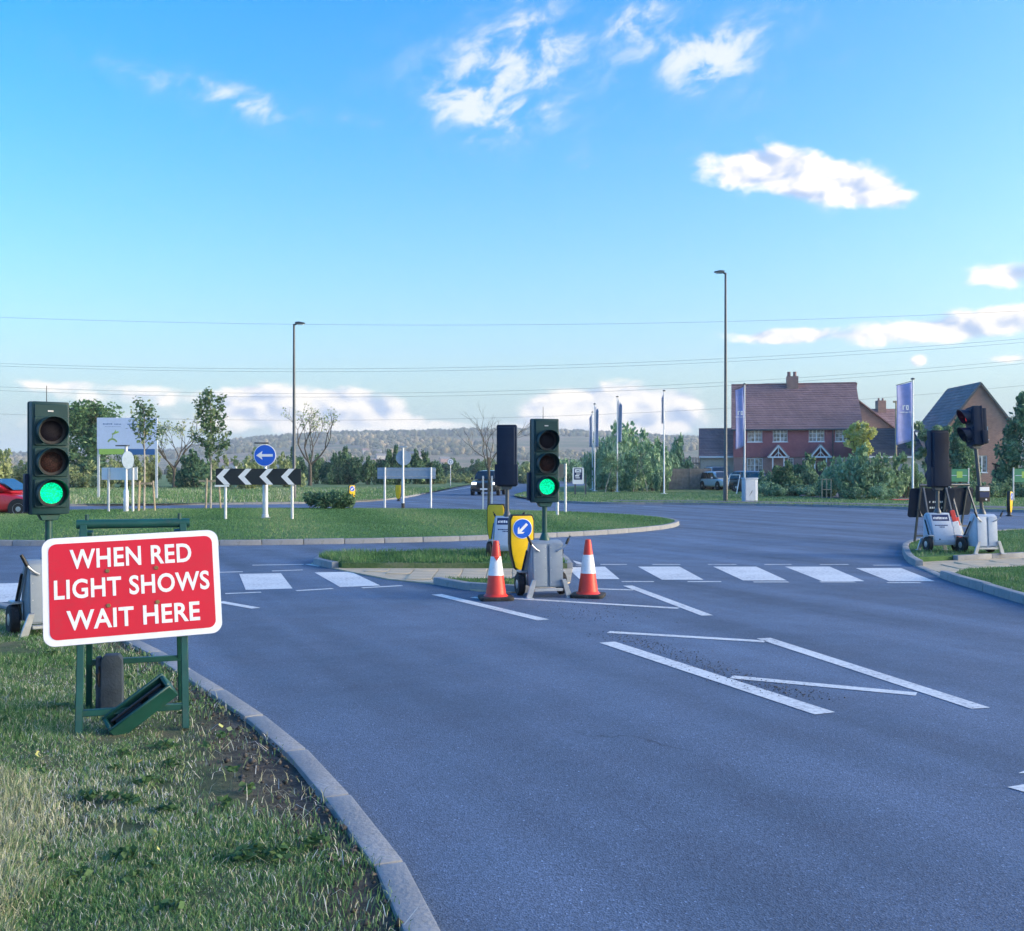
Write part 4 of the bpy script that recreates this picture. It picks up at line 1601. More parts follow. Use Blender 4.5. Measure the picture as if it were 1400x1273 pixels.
# white notice on dark posts
g0 = D(795, 70.5)
t = thing('notice_board', 'white notice with navy panel on two dark posts before the flagpoles', 'notice board', (g0.x, g0.y, .1), R(2))
MB().box(-.48, -.38, .03, .12, 0, 1.35).build('post', M_DKPOST, t)
MB().box(.24, .34, .03, .12, 0, 1.35).build('post', M_DKPOST, t)
bd = MB().prism(rrect(-.62, .16, .72, 1.86, .08, 4), -.02, .02, 'y').build('panel', M_WHITE, t)
MB().prism(rrect(-.52, .05, 1.02, 1.80, .04, 3), -.026, -.021, 'y').build('navy_panel', M_NAVY, bd)
for z0, z1, x0, x1 in ((1.52, 1.74, -.46, -.02), (1.38, 1.44, -.36, -.08), (1.24, 1.34, -.44, -.16), (1.12, 1.18, -.42, -.12)):
    MB().box(x0, x1, -.031, -.0265, z0, z1).build('print_block', M_WHITE, bd)
MB().prism([(-.40, 1.58), (-.32, 1.66), (-.24, 1.68), (-.14, 1.64), (-.08, 1.58), (-.16, 1.60), (-.24, 1.62), (-.32, 1.60)], -.036, -.0315, 'y').build('print_arch', M_NAVY, bd)

# ------------------------------------------------------------------ left: advertising hoarding and small signs
M_HOARD = mat('hoarding_pale_blue', (.50, .60, .78), .4, var=.04, dirt=.05)
M_LIME = mat('hoarding_lime', (.30, .50, .10), .4, var=.05, dirt=.05)
M_TEALB = mat('hoarding_blue', (.03, .12, .32), .4, var=.05, dirt=.05)
M_OLIVE = mat('hoarding_olive', (.24, .36, .12), .4, dirt=.05)
g0 = D(173.5, 60.0)
t = thing('hoarding', 'tall pale blue hoarding with a green curved emblem on two white posts', 'billboard', (g0.x, g0.y, .1), R(4))
for x in (-1.62, 1.70):
    MB().box(x - .06, x + .06, -.05, .07, 0, 4.72).build('post', M_ALU, t)
bd = MB().box(-1.68, 1.76, -.10, -.055, 2.90, 4.72).build('panel', M_HOARD, t)
MB().box(-1.56, -.14, -.10, -.055, 2.58, 2.895).build('lime_strip', M_LIME, t)
MB().box(-.06, 1.62, -.10, -.055, 2.56, 2.895).build('blue_strip', M_TEALB, t)
for k, (x0, x1, z, h) in enumerate(((-1.34, -.80, 4.32, .07), (-.70, -.30, 4.32, .06), (-1.22, -.32, 4.19, .02), (.06, .95, 4.31, .07))):
    rnd = random.Random(k)
    x = x0
    while x < x1:
        w = rnd.uniform(.03, .08)
        MB().box(x, min(x + w, x1), -.104, -.1005, z, z + h * rnd.uniform(.7, 1)).build('print_stroke', M_TEALB, bd)
        x += w + rnd.uniform(.012, .03)
arc = [(-.80 + .30 * math.cos(a), 3.22 + .30 * math.sin(a)) for a in np.linspace(R(160), R(20), 12)]
arc += [(-.80 + .22 * math.cos(a), 3.20 + .22 * math.sin(a)) for a in np.linspace(R(20), R(160), 12)]
MB().prism(arc, -.105, -.1005, 'y').build('emblem_arch', M_OLIVE, bd)
MB().prism([(-.84, 3.50), (-.79, 3.50), (-.76, 3.72), (-.60, 3.80), (-.66, 3.92), (-.72, 3.83), (-.83, 3.80), (-.80, 3.70)], -.105, -.1005, 'y').build('emblem_stem', M_OLIVE, bd)
MB().prism([(-.62, 3.78), (-.42, 3.86), (-.46, 3.94), (-.58, 3.90), (-.60, 4.02), (-.68, 3.90)], -.105, -.1005, 'y').build('emblem_leaf', M_LIME, bd)

g0 = D(163, 38.5)
t = thing('small_direction_sign', 'low white sign panel on two posts in front of the hoarding', 'road sign', (g0.x, g0.y, .10), R(-14), 'sign backs')
for x in (-.42, .62):
    post('post', x, -.05, 0, 1.68, .045, M_ALU, t)
MB().box(-.75, .78, -.012, .012, 1.24, 1.70).build('panel', M_WHITE, t, bevel=.003, segs=1)
g0 = D(172.5, 38.3)
t = thing('edge_on_round_sign', 'round sign seen edge on with small solar lamp beside the young tree', 'road sign', (g0.x, g0.y, .10), R(72))
MB().lathe([(.10, 0), (.10, .82), (.055, .92), (.055, 2.52)], 14).build('post', M_ALU, t, smooth=True)
MB().prism(circ(0, 1.98, .34, 30), -.085, -.06, 'y').build('disc', M_BACKG, t)
MB().box(-.08, .08, -.1, .42, 2.50, 2.545).build('solar_lamp', M_DKPOST, t)

# ------------------------------------------------------------------ street lamps
def lamp_post(label, u, d, h, side, rz=0.0):
    g = D(u, d)
    t = thing('street_lamp', label, 'street lamp', (g.x, g.y, .1), rz, 'street lamps')
    MB().lathe([(.13, 0), (.13, 1.3), (.095, 1.42), (.075, h * .6), (.06, h)], 14).build('column', M_DKPOST, t, smooth=True)
    MB().tube([(0, 0, h - .05), (side * .18, 0, h + .03)], .05, 8).build('bracket', M_DKPOST, t)
    MB().prism([(side * .10, h - .02), (side * .60, h + .02), (side * .62, h + .06), (side * .30, h + .13), (side * .06, h + .10)], -.13, .13, 'y').build('lantern', M_DKPOST, t, bevel=.02)
    MB().box(min(side * .16, side * .52), max(side * .16, side * .52), -.09, .09, h - .035, h - .015).build('lens', M_WHITE, t)


lamp_post('tall grey street lamp rising behind the chevron board', 402, 57, ZV(443, 57) - .1, 1)
lamp_post('tall dark street lamp rising left of the brick semi detached houses', 992, 55, ZV(373, 55) - .1, -1)
lamp_post('short street lamp rising behind the grey roofed brick house', 1293, 105, ZV(542, 105) - .1, 1)

# ------------------------------------------------------------------ flagpoles
M_FLAG = mat('flag_purple', (.31, .34, .62), .75, var=.10, scale=3, dirt=0)
M_FLAGD = mat('flag_slate', (.34, .38, .50), .75, var=.10, scale=3, dirt=0)


def flagpole(label, u, d, top_v, flag, side=1, width=.75, fh=2.9, fold=.1, droop=.0, z0=.1, m_=None):
    g = D(u, d)
    t = thing('flagpole', label, 'flagpole', (g.x, g.y, z0), 0, 'flagpoles by the estate')
    h = ZV(top_v, d) - z0
    MB().lathe([(.25, 0), (.25, .03), (.055, .05), (.05, h * .5), (.035, h)], 12).build('pole', M_WHITE, t, smooth=True)
    MB().lathe([(.11, h), (.11, h + .05), (.05, h + .09)], 10).build('finial', M_DKPOST, t, smooth=True)
    if flag:
        V, F = [], []
        nx, nz_ = 12, 18
        rnd = random.Random(int(u))
        ph = rnd.uniform(0, 6)
        for j in range(nz_ + 1):
            tz = j / nz_
            for i in range(nx + 1):
                tx = i / nx
                w = width * (1 - droop * tz * .6 if flag == 'droop' else 1)
                x = side * (.06 + tx * w * (.72 + .28 * math.cos(tx * 3 + ph)))
                y = fold * math.sin(tx * 7 + ph + tz * 1.5) * (.3 + tx) + .05 * math.sin(tz * 5 + ph)
                z = h - .10 - tz * fh - tx * (.22 if flag == 'arm' else .55 * (1 - tz))
                V.append((x, y, z))
        for j in range(nz_):
            for i in range(nx):
                a = j * (nx + 1) + i
                F.append((a, a + 1, a + nx + 2, a + nx + 1))
        me = fast_mesh('flag', V, F)
        me.polygons.foreach_set('use_smooth', [True] * len(me.polygons))
        fl = link('flag', me, m_ or M_FLAG, t)
        md = fl.modifiers.new('thickness', 'SOLIDIFY')
        md.thickness = .006
        if flag == 'arm':
            MB().tube([(0, 0, h - .06), (side * (width + .05), 0, h - .30)], .018, 6).build('banner_arm', M_DKPOST, t)
            zc = h - .10 - fh * .50
            c = side * width * .50

            def fy(x):
                return -.05 - fold * .8
            for (x0, x1, a0, a1) in ((-.16, -.10, .06, .30), (-.13, -.02, .25, .30), (.02, .07, .06, .30), (.07, .15, .25, .30), (.07, .15, .06, .11), (.11, .15, .11, .25),
                                     (-.30, -.05, -.08, -.045), (-.02, .12, -.085, -.05), (.15, .30, -.07, -.04)):
                MB().box(c + x0, c + x1, fy(0) - .004, fy(0), zc + a0, zc + a1).build('flag_print', M_WHITE, fl)
    return t


flagpole('white flagpole with narrow furled slate flag beside the notice board', 813, 84, 553, 'droop', 1, .42, 3.4, .10, .1, m_=M_FLAGD)
flagpole('white flagpole behind another, slate flag hanging to its other side', 810, 92, 564, 'droop', -1, .30, 3.0, .08, .2, m_=M_FLAGD)
flagpole('white flagpole with furled slate flag in front of the green shrubs', 844, 80, 543, 'droop', 1, .32, 3.4, .10, .2, m_=M_FLAGD)
flagpole('white flagpole with pale wrapped flag at the end of the fence', 908, 73, 535, 'droop', -1, .16, 2.2, .06, .3, m_=M_FLAGD)
flagpole('white flagpole with long purple banner behind the white cabinet', 1018, 62, 526, 'arm', -1, .55, 3.6, .05)
flagpole('white flagpole with wide purple banner beside the garden shrubs', 1248, 53.5, 519, 'arm', -1, .82, 3.1, .06)

# ------------------------------------------------------------------ cabinet, estate boards, litter bin post
g0 = D(1025, 54)
t = thing('utility_cabinet', 'white utility cabinet beside the tall street lamp', 'cabinet', (g0.x, g0.y, .1), R(12))
MB().box(-.36, .36, -.22, .22, 0, 1.18).build('body', M_TRAILW, t, bevel=.015)
MB().box(-.39, .39, -.25, .25, 1.18, 1.24).build('lid', M_TRAILW, t, bevel=.012)
MB().box(-.33, .18, -.232, -.222, .06, 1.12).build('door', M_TRAILW, t, bevel=.004, segs=1)
MB().box(.20, .34, -.228, -.222, .06, 1.12).build('side_panel', M_UPVC, t, bevel=.003, segs=1)
MB().prism([(-.16, .24), (.02, .56), (.05, .60), (.03, .50)], -.236, -.2325, 'y').build('scratch_mark', M_DKPOST, t)

M_BOARDG = mat('estate_green', (.03, .22, .12), .45, dirt=.05)
for lab, u, d, w in (('small green estate board with a yellow square before the brick gable', 1311, 58, 1.15), ('small green and pale board under the conifer by the frame edge', 1400, 55, 1.2)):
    g0 = D(u, d)
    t = thing('estate_board', lab, 'board', (g0.x, g0.y, .1), R(6), 'green estate boards')
    for x in (-w / 2, w / 2):
        MB().box(x - .03, x + .03, -.03, .03, 0, 1.78).build('post', M_ALU, t)
    p = MB().box(-w / 2 + .032, w / 2 - .032, -.02, .02, 1.0, 1.72).build('panel', M_BOARDG, t)
    MB().box(-.14, .20, -.026, -.021, 1.22, 1.58).build('yellow_square', M_LIME, p)
    MB().box(-w / 2 + .1, w / 2 - .1, -.024, -.021, 1.34, 1.37).build('print_line', M_HOARD, p)
g0 = D(1361, 66)
t = thing('estate_post', 'black post with a short sloping arm before the brick gable', 'post', (g0.x, g0.y, .1), 0)
MB().box(-.05, .05, -.05, .05, 0, 2.05).build('upright', M_BLACK, t)
MB().bar((-.22, 0, 2.10), (.28, 0, 1.92), .10, .10).build('arm', M_BLACK, t)

g0 = D(1225, 62)
t = thing('telegraph_pole', 'thin wooden pole with a crosspiece standing in the garden shrubs', 'utility pole', (g0.x, g0.y, .1), 0)
MB().tube([(0, 0, 0), (0, 0, ZV(548, 62) - .1)], [.07, .05], 8).build('pole', M_WOOD, t, smooth=True)
MB().box(-.18, .30, -.03, .03, ZV(550, 62) - .14, ZV(548, 62) - .1).build('crosspiece', M_WOOD, t)

g0 = D(1238, 56)
t = thing('roadwork_board', 'red and white board lying flat beside the wide banner flagpole', 'board', (g0.x - .1, g0.y, .1), R(10))
MB().box(-.7, .6, -.25, .25, .02, .06).build('panel', M_CONE, t, bevel=.006, segs=1)
for x in (-.45, 0, .4):
    MB().box(x - .09, x + .09, -.256, .256, .061, .066).build('stripe', M_WHITE, t)

# ------------------------------------------------------------------ overhead wires
M_WIRE = mat('wire', (.12, .14, .17), .6)
WY = 170.0
for i, (lab, a, b, c) in enumerate([
        ('highest single overhead wire across the sky', 434, 444.5, 425), ('upper wire of the second overhead pair', 497, 503, 463),
        ('lower wire of the second overhead pair', 500.5, 507, 468), ('upper wire of the third overhead pair', 529, 536.5, 492), ('lower wire of the third overhead pair', 534, 541.5, 497),
        ('lowest overhead wire passing just above the distant clouds', 566, 573, 527)]):
    # parabola through the three surveyed heights at u = 0, 600, 1400
    A = np.array([[0, 0, 1], [600 ** 2, 600, 1], [1400 ** 2, 1400, 1]], float)
    k = np.linalg.solve(A, np.array([a, b, c], float))
    pts = []
    for u in np.linspace(-700, 2100, 60):
        v = k[0] * u * u + k[1] * u + k[2]
        pts.append(((u - 700) * WY / FPX, WY, CZ + (HOR - v) * WY / FPX))
    o = MB().tube(pts, .020, 5).build('overhead_wire', M_WIRE, None, smooth=True)
    tag(o, lab, 'wire', 'overhead wires')


# ------------------------------------------------------------------ cars
def smooth_loft(secs, name, m_, parent, sub=1, cap=True):
    n = len(secs[0])
    vs = [p for s in secs for p in s]
    fs = []
    for i in range(len(secs) - 1):
        for k in range(n):
            a, b = i * n + k, i * n + (k + 1) % n
            fs.append((a, b, b + n, a + n))
    if cap:
        fs.append(tuple(range(n)))
        fs.append(tuple(range((len(secs) - 1) * n, len(secs) * n)))
    return MB().add(vs, fs).build(name, m_, parent, smooth=True, sub=sub)


def make_car(name, label, cat, loc, rz, paint, L_=4.3, W_=1.78, H_=1.46, suv=False, lights=False, roof=None, group=None):
    """front towards -Y"""
    t = thing(name, label, cat, loc, rz, group)
    hw, hl = W_ / 2, L_ / 2
    wr = .36 if suv else .32
    gc = .24 if suv else .18
    belt = H_ * (.60 if suv else .62)
    hood = H_ * (.60 if suv else .53)
    # lower body: stations front to rear
    st = [(-hl, .42, hood * .66, .80), (-hl + .06, gc + .04, hood * .84, .90), (-hl + .30, gc, hood * .93, .97), (-hl + .95, gc, hood, 1.0),
          (-hl + 1.35, gc, belt, 1.0), (0, gc, belt + .01, 1.0), (hl - 1.0, gc, belt + .03, 1.0), (hl - .30, gc + .02, belt + .03, .97), (hl - .05, gc + .08, belt - .03, .92), (hl, .45, belt - .14, .86)]
    secs = []
    for y, z0, z1, k in st:
        w = hw * k
        zm = z0 + (z1 - z0) * .55
        secs.append([(-w * .90, y, z0), (-w, y, z0 + .10), (-w, y, zm), (-w * .97, y, z1 - .05), (-w * .90, y, z1), (w * .90, y, z1), (w * .97, y, z1 - .05), (w, y, zm), (w, y, z0 + .10), (w * .90, y, z0)])
    smooth_loft(secs, 'body', paint, t, 1)
    # greenhouse
    if suv:
        ys = [(-hl + 1.30, belt - .02, .80), (-hl + 1.75, H_ - .12, .74), (-hl + 2.15, H_ - .015, .72), (hl - .75, H_, .72), (hl - .32, H_ - .08, .74), (hl - .10, belt, .82)]
    else:
        ys = [(-hl + 1.15, belt - .02, .80), (-hl + 1.75, H_ - .16, .70), (-hl + 2.2, H_ - .02, .66), (hl - 1.3, H_, .66), (hl - .55, H_ - .14, .68), (hl - .12, belt, .80)]
    secs = []
    for y, z1, k in ys:
        f = (z1 - belt + .06) / (H_ - belt + .06)
        wb = hw * .94
        wt = hw * (.94 + (k - .94) * max(0, min(1, f)))
        zt = max(z1, belt + .01)
        secs.append([(-wb, y, belt - .06), (-wt - (wb - wt) * .1, y, zt - .04), (-wt * .86, y, zt), (wt * .86, y, zt), (wt + (wb - wt) * .1, y, zt - .04), (wb, y, belt - .06)])
    smooth_loft(secs, 'roof', roof or paint, t, 1)
    # glass, set just proud of the shell
    y0, y1, y2 = ys[0][0], ys[1][0], ys[2][0]
    k = hw
    MB().add([(-k * .82, y0 + .02, belt + .03), (k * .82, y0 + .02, belt + .03), (k * .66, y1 + .06, H_ - .13), (-k * .66, y1 + .06, H_ - .13)], [(0, 1, 2, 3)]).build('windscreen', M_CARGL, t).location = (0, -.075, .055)
    for s in (-1, 1):
        x_b, x_t = s * (k * .945 + .012), s * (k * (.80 if suv else .76) + .012)
        yr = ys[4][0]
        ym = (y1 + yr) / 2
        MB().add([(x_b, y0 + .38, belt + .01), (x_b, ym - .04, belt + .01), (x_t, ym - .04, H_ - .12), (x_t, y1 + .22, H_ - .12)], [(0, 1, 2, 3)]).build('side_window', M_CARGL, t)
        MB().add([(x_b, ym + .04, belt + .01), (x_b, yr + .10, belt + .02), (x_t, yr - .16, H_ - .12), (x_t, ym + .04, H_ - .12)], [(0, 1, 2, 3)]).build('side_window', M_CARGL, t)
        MB().box(min(s * (k + .01), s * (k + .17)), max(s * (k + .01), s * (k + .17)), y0 + .35, y0 + .45, belt + .02, belt + .15).build('mirror', paint, t, bevel=.03)
        for y in (-hl + .86, hl - .80):
            MB().lathe([(wr + .06, -.012), (wr + .06, .012)], 24, 'x', (s * (hw - .008), y, wr)).build('wheel_arch', M_BLACK, t)
            w = thing_part('wheel', t, (s * (hw - .10), y, wr))
            MB().lathe([(wr * .62, -.11), (wr * .94, -.11), (wr, -.07), (wr, .07), (wr * .94, .11), (wr * .62, .11)], 24, 'x').build('tyre', M_RUBBER, w, smooth=True)
            MB().lathe([(.03, -.118), (wr * .2, -.114), (wr * .5, -.10), (wr * .64, -.112), (wr * .64, .112), (wr * .5, .10), (wr * .2, .114), (.03, .118)], 20, 'x').build('rim', M_GALV, w, smooth=True)
        lm = M_HEADL if lights else M_GLASSL
        MB().box(min(s * hw * .52, s * hw * .86), max(s * hw * .52, s * hw * .86), -hl + .015, -hl + .12, hood * .70, hood * .86).build('headlight', lm, t, bevel=.03)
        MB().box(min(s * hw * .62, s * hw * .86), max(s * hw * .62, s * hw * .86), hl - .10, hl - .005, belt * .72, belt * .92).build('tail_light', M_RED, t, bevel=.02)
    MB().box(-hw * .48, hw * .48, -hl - .012, -hl + .06, hood * .56, hood * .82).build('grille', M_BLACK, t, bevel=.02)
    MB().box(-hw * .75, hw * .75, -hl - .02, -hl + .10, gc + .06, gc + .20).build('lower_bumper', M_BLACK, t, bevel=.03)
    MB().box(-.26, .26, -hl - .03, -hl - .018, .40, .51).build('number_plate', M_UPVC, t)
    return t


M_HEADL = mat('headlight_lit', (.9, .9, .9), .2, emit=(1.0, .98, .92), estr=.7)
M_GLASSL = mat('headlight_off', (.55, .58, .6), .15, spec=.8)
M_CRED = mat('car_red', (.42, .012, .025), .3, var=.03, coat=.8, dirt=.08)
M_CBLK = mat('car_black', (.012, .013, .016), .3, var=.03, coat=.8, dirt=.08)
M_CWHT = mat('car_white', (.62, .64, .66), .3, var=.03, coat=.6, dirt=.08)
M_CSLV = mat('car_silver', (.30, .32, .34), .3, metal=.4, var=.03, coat=.6, dirt=.08)

make_car('red_car', 'red hatchback crossing behind the roundabout past the signal head', 'car', (-18.75, 37.2, 0), R(90), M_CRED, 4.2, 1.78, 1.47)
make_car('dark_suv', 'dark four wheel drive with lit headlights coming down the far arm', 'car', (D(668, 74).x, 74.0, 0), R(-7), M_CBLK, 4.7, 2.02, 1.80, True, True)
make_car('white_suv', 'pale car parked nose out beside the fence and garage', 'car', (D(985, 88).x, 88.5, .115), R(16), M_CWHT, 4.5, 1.82, 1.62, True, False, None, 'cars parked on the drive')
make_car('white_van', 'tall white van parked behind the pale car by the garage', 'van', (D(984, 92.0).x, 93.0, .115), R(4), M_CWHT, 4.6, 1.9, 2.05, True, False, None, 'cars parked on the drive')
make_car('grey_suv', 'dark grey car parked behind the white cabinet before the house', 'car', (D(1037, 80).x, 80.0, .115), R(62), M_CBLK, 4.6, 1.85, 1.66, True, False, M_CSLV, 'cars parked on the drive')


# ------------------------------------------------------------------ buildings
M_BRICK = brick_mat('red_brick', (0.3074, 0.1464, 0.1391), (0.3953, 0.1903, 0.1684), (0.4099, 0.3660, 0.3367))
M_BRICKB = brick_mat('brown_brick', (0.2928, 0.1391, 0.1098), (0.3953, 0.2050, 0.1464), (0.3953, 0.3514, 0.3074))
M_TILEH = brick_mat('hung_tiles', (0.3440, 0.1244, 0.1391), (0.4026, 0.1537, 0.1610), (0.1757, 0.0732, 0.0805), rows=.11, w=.17)
M_ROOFR = brick_mat('red_brown_tiles', (0.2708, 0.1610, 0.1537), (0.3294, 0.1976, 0.1830), (0.1464, 0.0952, 0.0952), rows=.30, w=.33)
M_ROOFG = brick_mat('grey_tiles', (0.1830, 0.1830, 0.1952), (0.2318, 0.2318, 0.2440), (0.0854, 0.0854, 0.0915), rows=.30, w=.33)
M_ROOFK = brick_mat('dark_slates', (.045, .05, .06), (.065, .07, .08), (.025, .028, .03), rows=.25, w=.3)
M_CREAM = mat('cream_render', (.50, .46, .40), .85, var=.1, bump=.2, dirt=.2)
M_FASC = mat('white_fascia', (.62, .63, .63), .5, var=.04, dirt=.08)
M_DOOR = mat('dark_door', (.03, .04, .05), .4, dirt=.1)
M_GDOOR = mat('grey_garage_door', (.33, .35, .37), .5, var=.05, dirt=.15)


def wall_mesh(name, m_, parent, x0, x1, z0, z1, y0, y1, holes):
    xs = sorted({x0, x1} | {h[0] for h in holes} | {h[1] for h in holes})
    zs = sorted({z0, z1} | {h[2] for h in holes} | {h[3] for h in holes})
    xs = [x for x in xs if x0 <= x <= x1]
    zs = [z for z in zs if z0 <= z <= z1]
    solid = {}
    for i in range(len(xs) - 1):
        for j in range(len(zs) - 1):
            cx, cz = (xs[i] + xs[i + 1]) / 2, (zs[j] + zs[j + 1]) / 2
            solid[i, j] = not any(h[0] < cx < h[1] and h[2] < cz < h[3] for h in holes)
    mb = MB()
    for (i, j), s in solid.items():
        if not s:
            continue
        a, b, c, d = xs[i], xs[i + 1], zs[j], zs[j + 1]
        mb.quad((a, y0, c), (b, y0, c), (b, y0, d), (a, y0, d))
        if not solid.get((i - 1, j), False):
            mb.quad((a, y1, c), (a, y0, c), (a, y0, d), (a, y1, d))
        if not solid.get((i + 1, j), False):
            mb.quad((b, y0, c), (b, y1, c), (b, y1, d), (b, y0, d))
        if not solid.get((i, j - 1), False):
            mb.quad((a, y1, c), (b, y1, c), (b, y0, c), (a, y0, c))
        if not solid.get((i, j + 1), False):
            mb.quad((a, y0, d), (b, y0, d), (b, y1, d), (a, y1, d))
    return mb.build(name, m_, parent, recalc=False)


def window(parent, x0, x1, z0, z1, y, nx=2, bars=True):
    w = thing_part('window', parent)
    f = .055
    mb = MB()
    mb.box(x0, x1, y - .035, y + .03, z0, z0 + f)
    mb.box(x0, x1, y - .035, y + .03, z1 - f, z1)
    mb.box(x0, x0 + f, y - .033, y + .03, z0 + f, z1 - f)
    mb.box(x1 - f, x1, y - .033, y + .03, z0 + f, z1 - f)
    for k in range(1, nx):
        xc = x0 + (x1 - x0) * k / nx
        mb.box(xc - .05, xc + .05, y - .031, y + .03, z0 + f, z1 - f)
    mb.build('frame', M_UPVC, w)
    for k in range(nx):
        a, b = x0 + (x1 - x0) * k / nx, x0 + (x1 - x0) * (k + 1) / nx
        MB().box(a + .052, b - .052, y, y + .012, z0 + f, z1 - f).build('pane', M_GLASS, w)
        if bars:
            mbb = MB()
            xc = (a + b) / 2
            mbb.box(xc - .016, xc + .016, y - .02, y - .001, z0 + f, z1 - f)
            for q in (1 / 3, 2 / 3):
                zc = z0 + (z1 - z0) * q
                mbb.box(a + .052, b - .052, y - .018, y - .0012, zc - .016, zc + .016)
            mbb.build('glazing_bars', M_UPVC, w)
    MB().box(x0 - .06, x1 + .06, y - .13, y - .036, z0 - .06, z0 + .012).build('sill', M_UPVC, w)
    return w


def course_roof(name, m_, parent, x0, x1, ye, ze, yr, zr, n, lap=.035, xt0=None, xt1=None):
    """one slope of a tiled roof, eave (ye, ze) to ridge (yr, zr), each course stepping over the one below"""
    mb = MB()
    xt0 = x0 if xt0 is None else xt0
    xt1 = x1 if xt1 is None else xt1
    sl = Vector((0, yr - ye, zr - ze))
    nrm = Vector((0, -sl.z, sl.y)).normalized()
    if nrm.z < 0:
        nrm = -nrm
    for k in range(n):
        a, b = k / n, (k + 1) / n + .01
        pa, pb = Vector((0, ye, ze)) + sl * a, Vector((0, ye, ze)) + sl * b
        q0, q1 = pa + nrm * lap, pb + nrm * .006
        xa0, xa1 = x0 + (xt0 - x0) * a, x1 + (xt1 - x1) * a
        xb0, xb1 = x0 + (xt0 - x0) * b, x1 + (xt1 - x1) * b
        vs = [(xa0, pa.y, pa.z), (xa1, pa.y, pa.z), (xa1, q0.y, q0.z), (xa0, q0.y, q0.z), (xb1, q1.y, q1.z), (xb0, q1.y, q1.z)]
        mb.add(vs, [(0, 1, 2, 3), (3, 2, 4, 5)])
    return mb.build(name, m_, parent, recalc=False)


# --- pair of red semi-detached houses; local origin at the front left corner of the wall, front faces -Y
HD = 95.0
px = HD / FPX


def hx(u):
    return (u - 1003) * px


def hz(v):
    return CZ + (HOR - v) * px - .1


W_ = hx(1169)
t = thing('semi_detached_house', 'pair of red tile hung semi detached houses with two white porches', 'house', (D(1003, HD).x, HD, .1), R(-12))
EZ, RZ, DEP = hz(586.5), hz(526) + .30, 8.6
ups = [(hx(a), hx(b), hz(604.5), hz(588)) for a, b in ((1021.4, 1041), (1055, 1074.3), (1102, 1122), (1136, 1156))]
lows = [(hx(1020.7), hx(1041.5), .85, hz(626.5)), (hx(1075), hx(1082), 1.3, hz(626.5)), (hx(1094), hx(1106), 1.3, hz(626.5)), (hx(1135), hx(1155), .85, hz(626.5))]
doors = [(hx(1055.5), hx(1066.5), 0, 2.15), (hx(1109), hx(1121), 0, 2.15)]
SZ = hz(624.5)
wall_mesh('lower_wall', M_BRICK, t, 0, W_, 0, SZ, 0, .16, lows + doors)
wall_mesh('upper_wall', M_TILEH, t, -.03, W_ + .03, SZ, EZ + .05, -.06, .16, ups)
MB().box(-.03, W_ + .03, -.085, -.058, SZ - .05, SZ + .04).build('bell_course', M_TILEH, t)
mb = MB()
mb.prism([(.02, 0), (DEP, 0), (DEP, EZ), (DEP / 2, RZ - .12), (.02, EZ)], 0.0, .14, 'x')
mb.build('side_wall', M_BRICK, t)
mb = MB()
mb.prism([(.02, 0), (DEP, 0), (DEP, EZ), (DEP / 2, RZ - .12), (.02, EZ)], W_ - .14, W_, 'x')
mb.build('side_wall', M_BRICK, t)
MB().box(.14, W_ - .14, DEP - .2, DEP - .02, 0, EZ).build('rear_wall', M_BRICK, t)
MB().box(.14, W_ - .14, .9, .95, 0, EZ).build('room_back', M_DOOR, t)
for h in ups:
    window(t, *h, y=.06)
for h in lows:
    window(t, *h, y=.07, nx=2 if h[1] - h[0] > .9 else 1)
for h in doors:
    MB().box(h[0] + .01, h[1] - .01, .08, .13, .02, h[3] - .01).build('door', M_DOOR, t)
rf = course_roof('roof', M_ROOFR, t, -.20, W_ + .18, -.38, EZ - .10, DEP / 2, RZ, 20, .045, None, W_ + .05)
course_roof('rear_slope', M_ROOFR, rf, -.20, W_ + .18, DEP + .38, EZ - .10, DEP / 2, RZ, 16, .045)
MB().tube([(-.20, DEP / 2, RZ + .03), (W_ + .06, DEP / 2, RZ + .03)], .09, 8).build('ridge', M_ROOFR, rf)
MB().box(-.20, W_ + .18, -.44, -.36, EZ - .20, EZ - .05).build('gutter', M_DKPOST, rf, bevel=.02, segs=1)
ch = MB().box(hx(1076), hx(1092), DEP / 2 - .55, DEP / 2 + .55, RZ - .6, hz(516) + .35).build('chimney', M_BRICKB, rf)
for u in (1079.5, 1087.5):
    MB().lathe([(.17, hz(516) + .35), (.15, hz(512) + .45), (.18, hz(511.5) + .5)], 12, 'z', (hx(u), DEP / 2, 0)).build('chimney_pot', M_ROOFR, rf, smooth=True)
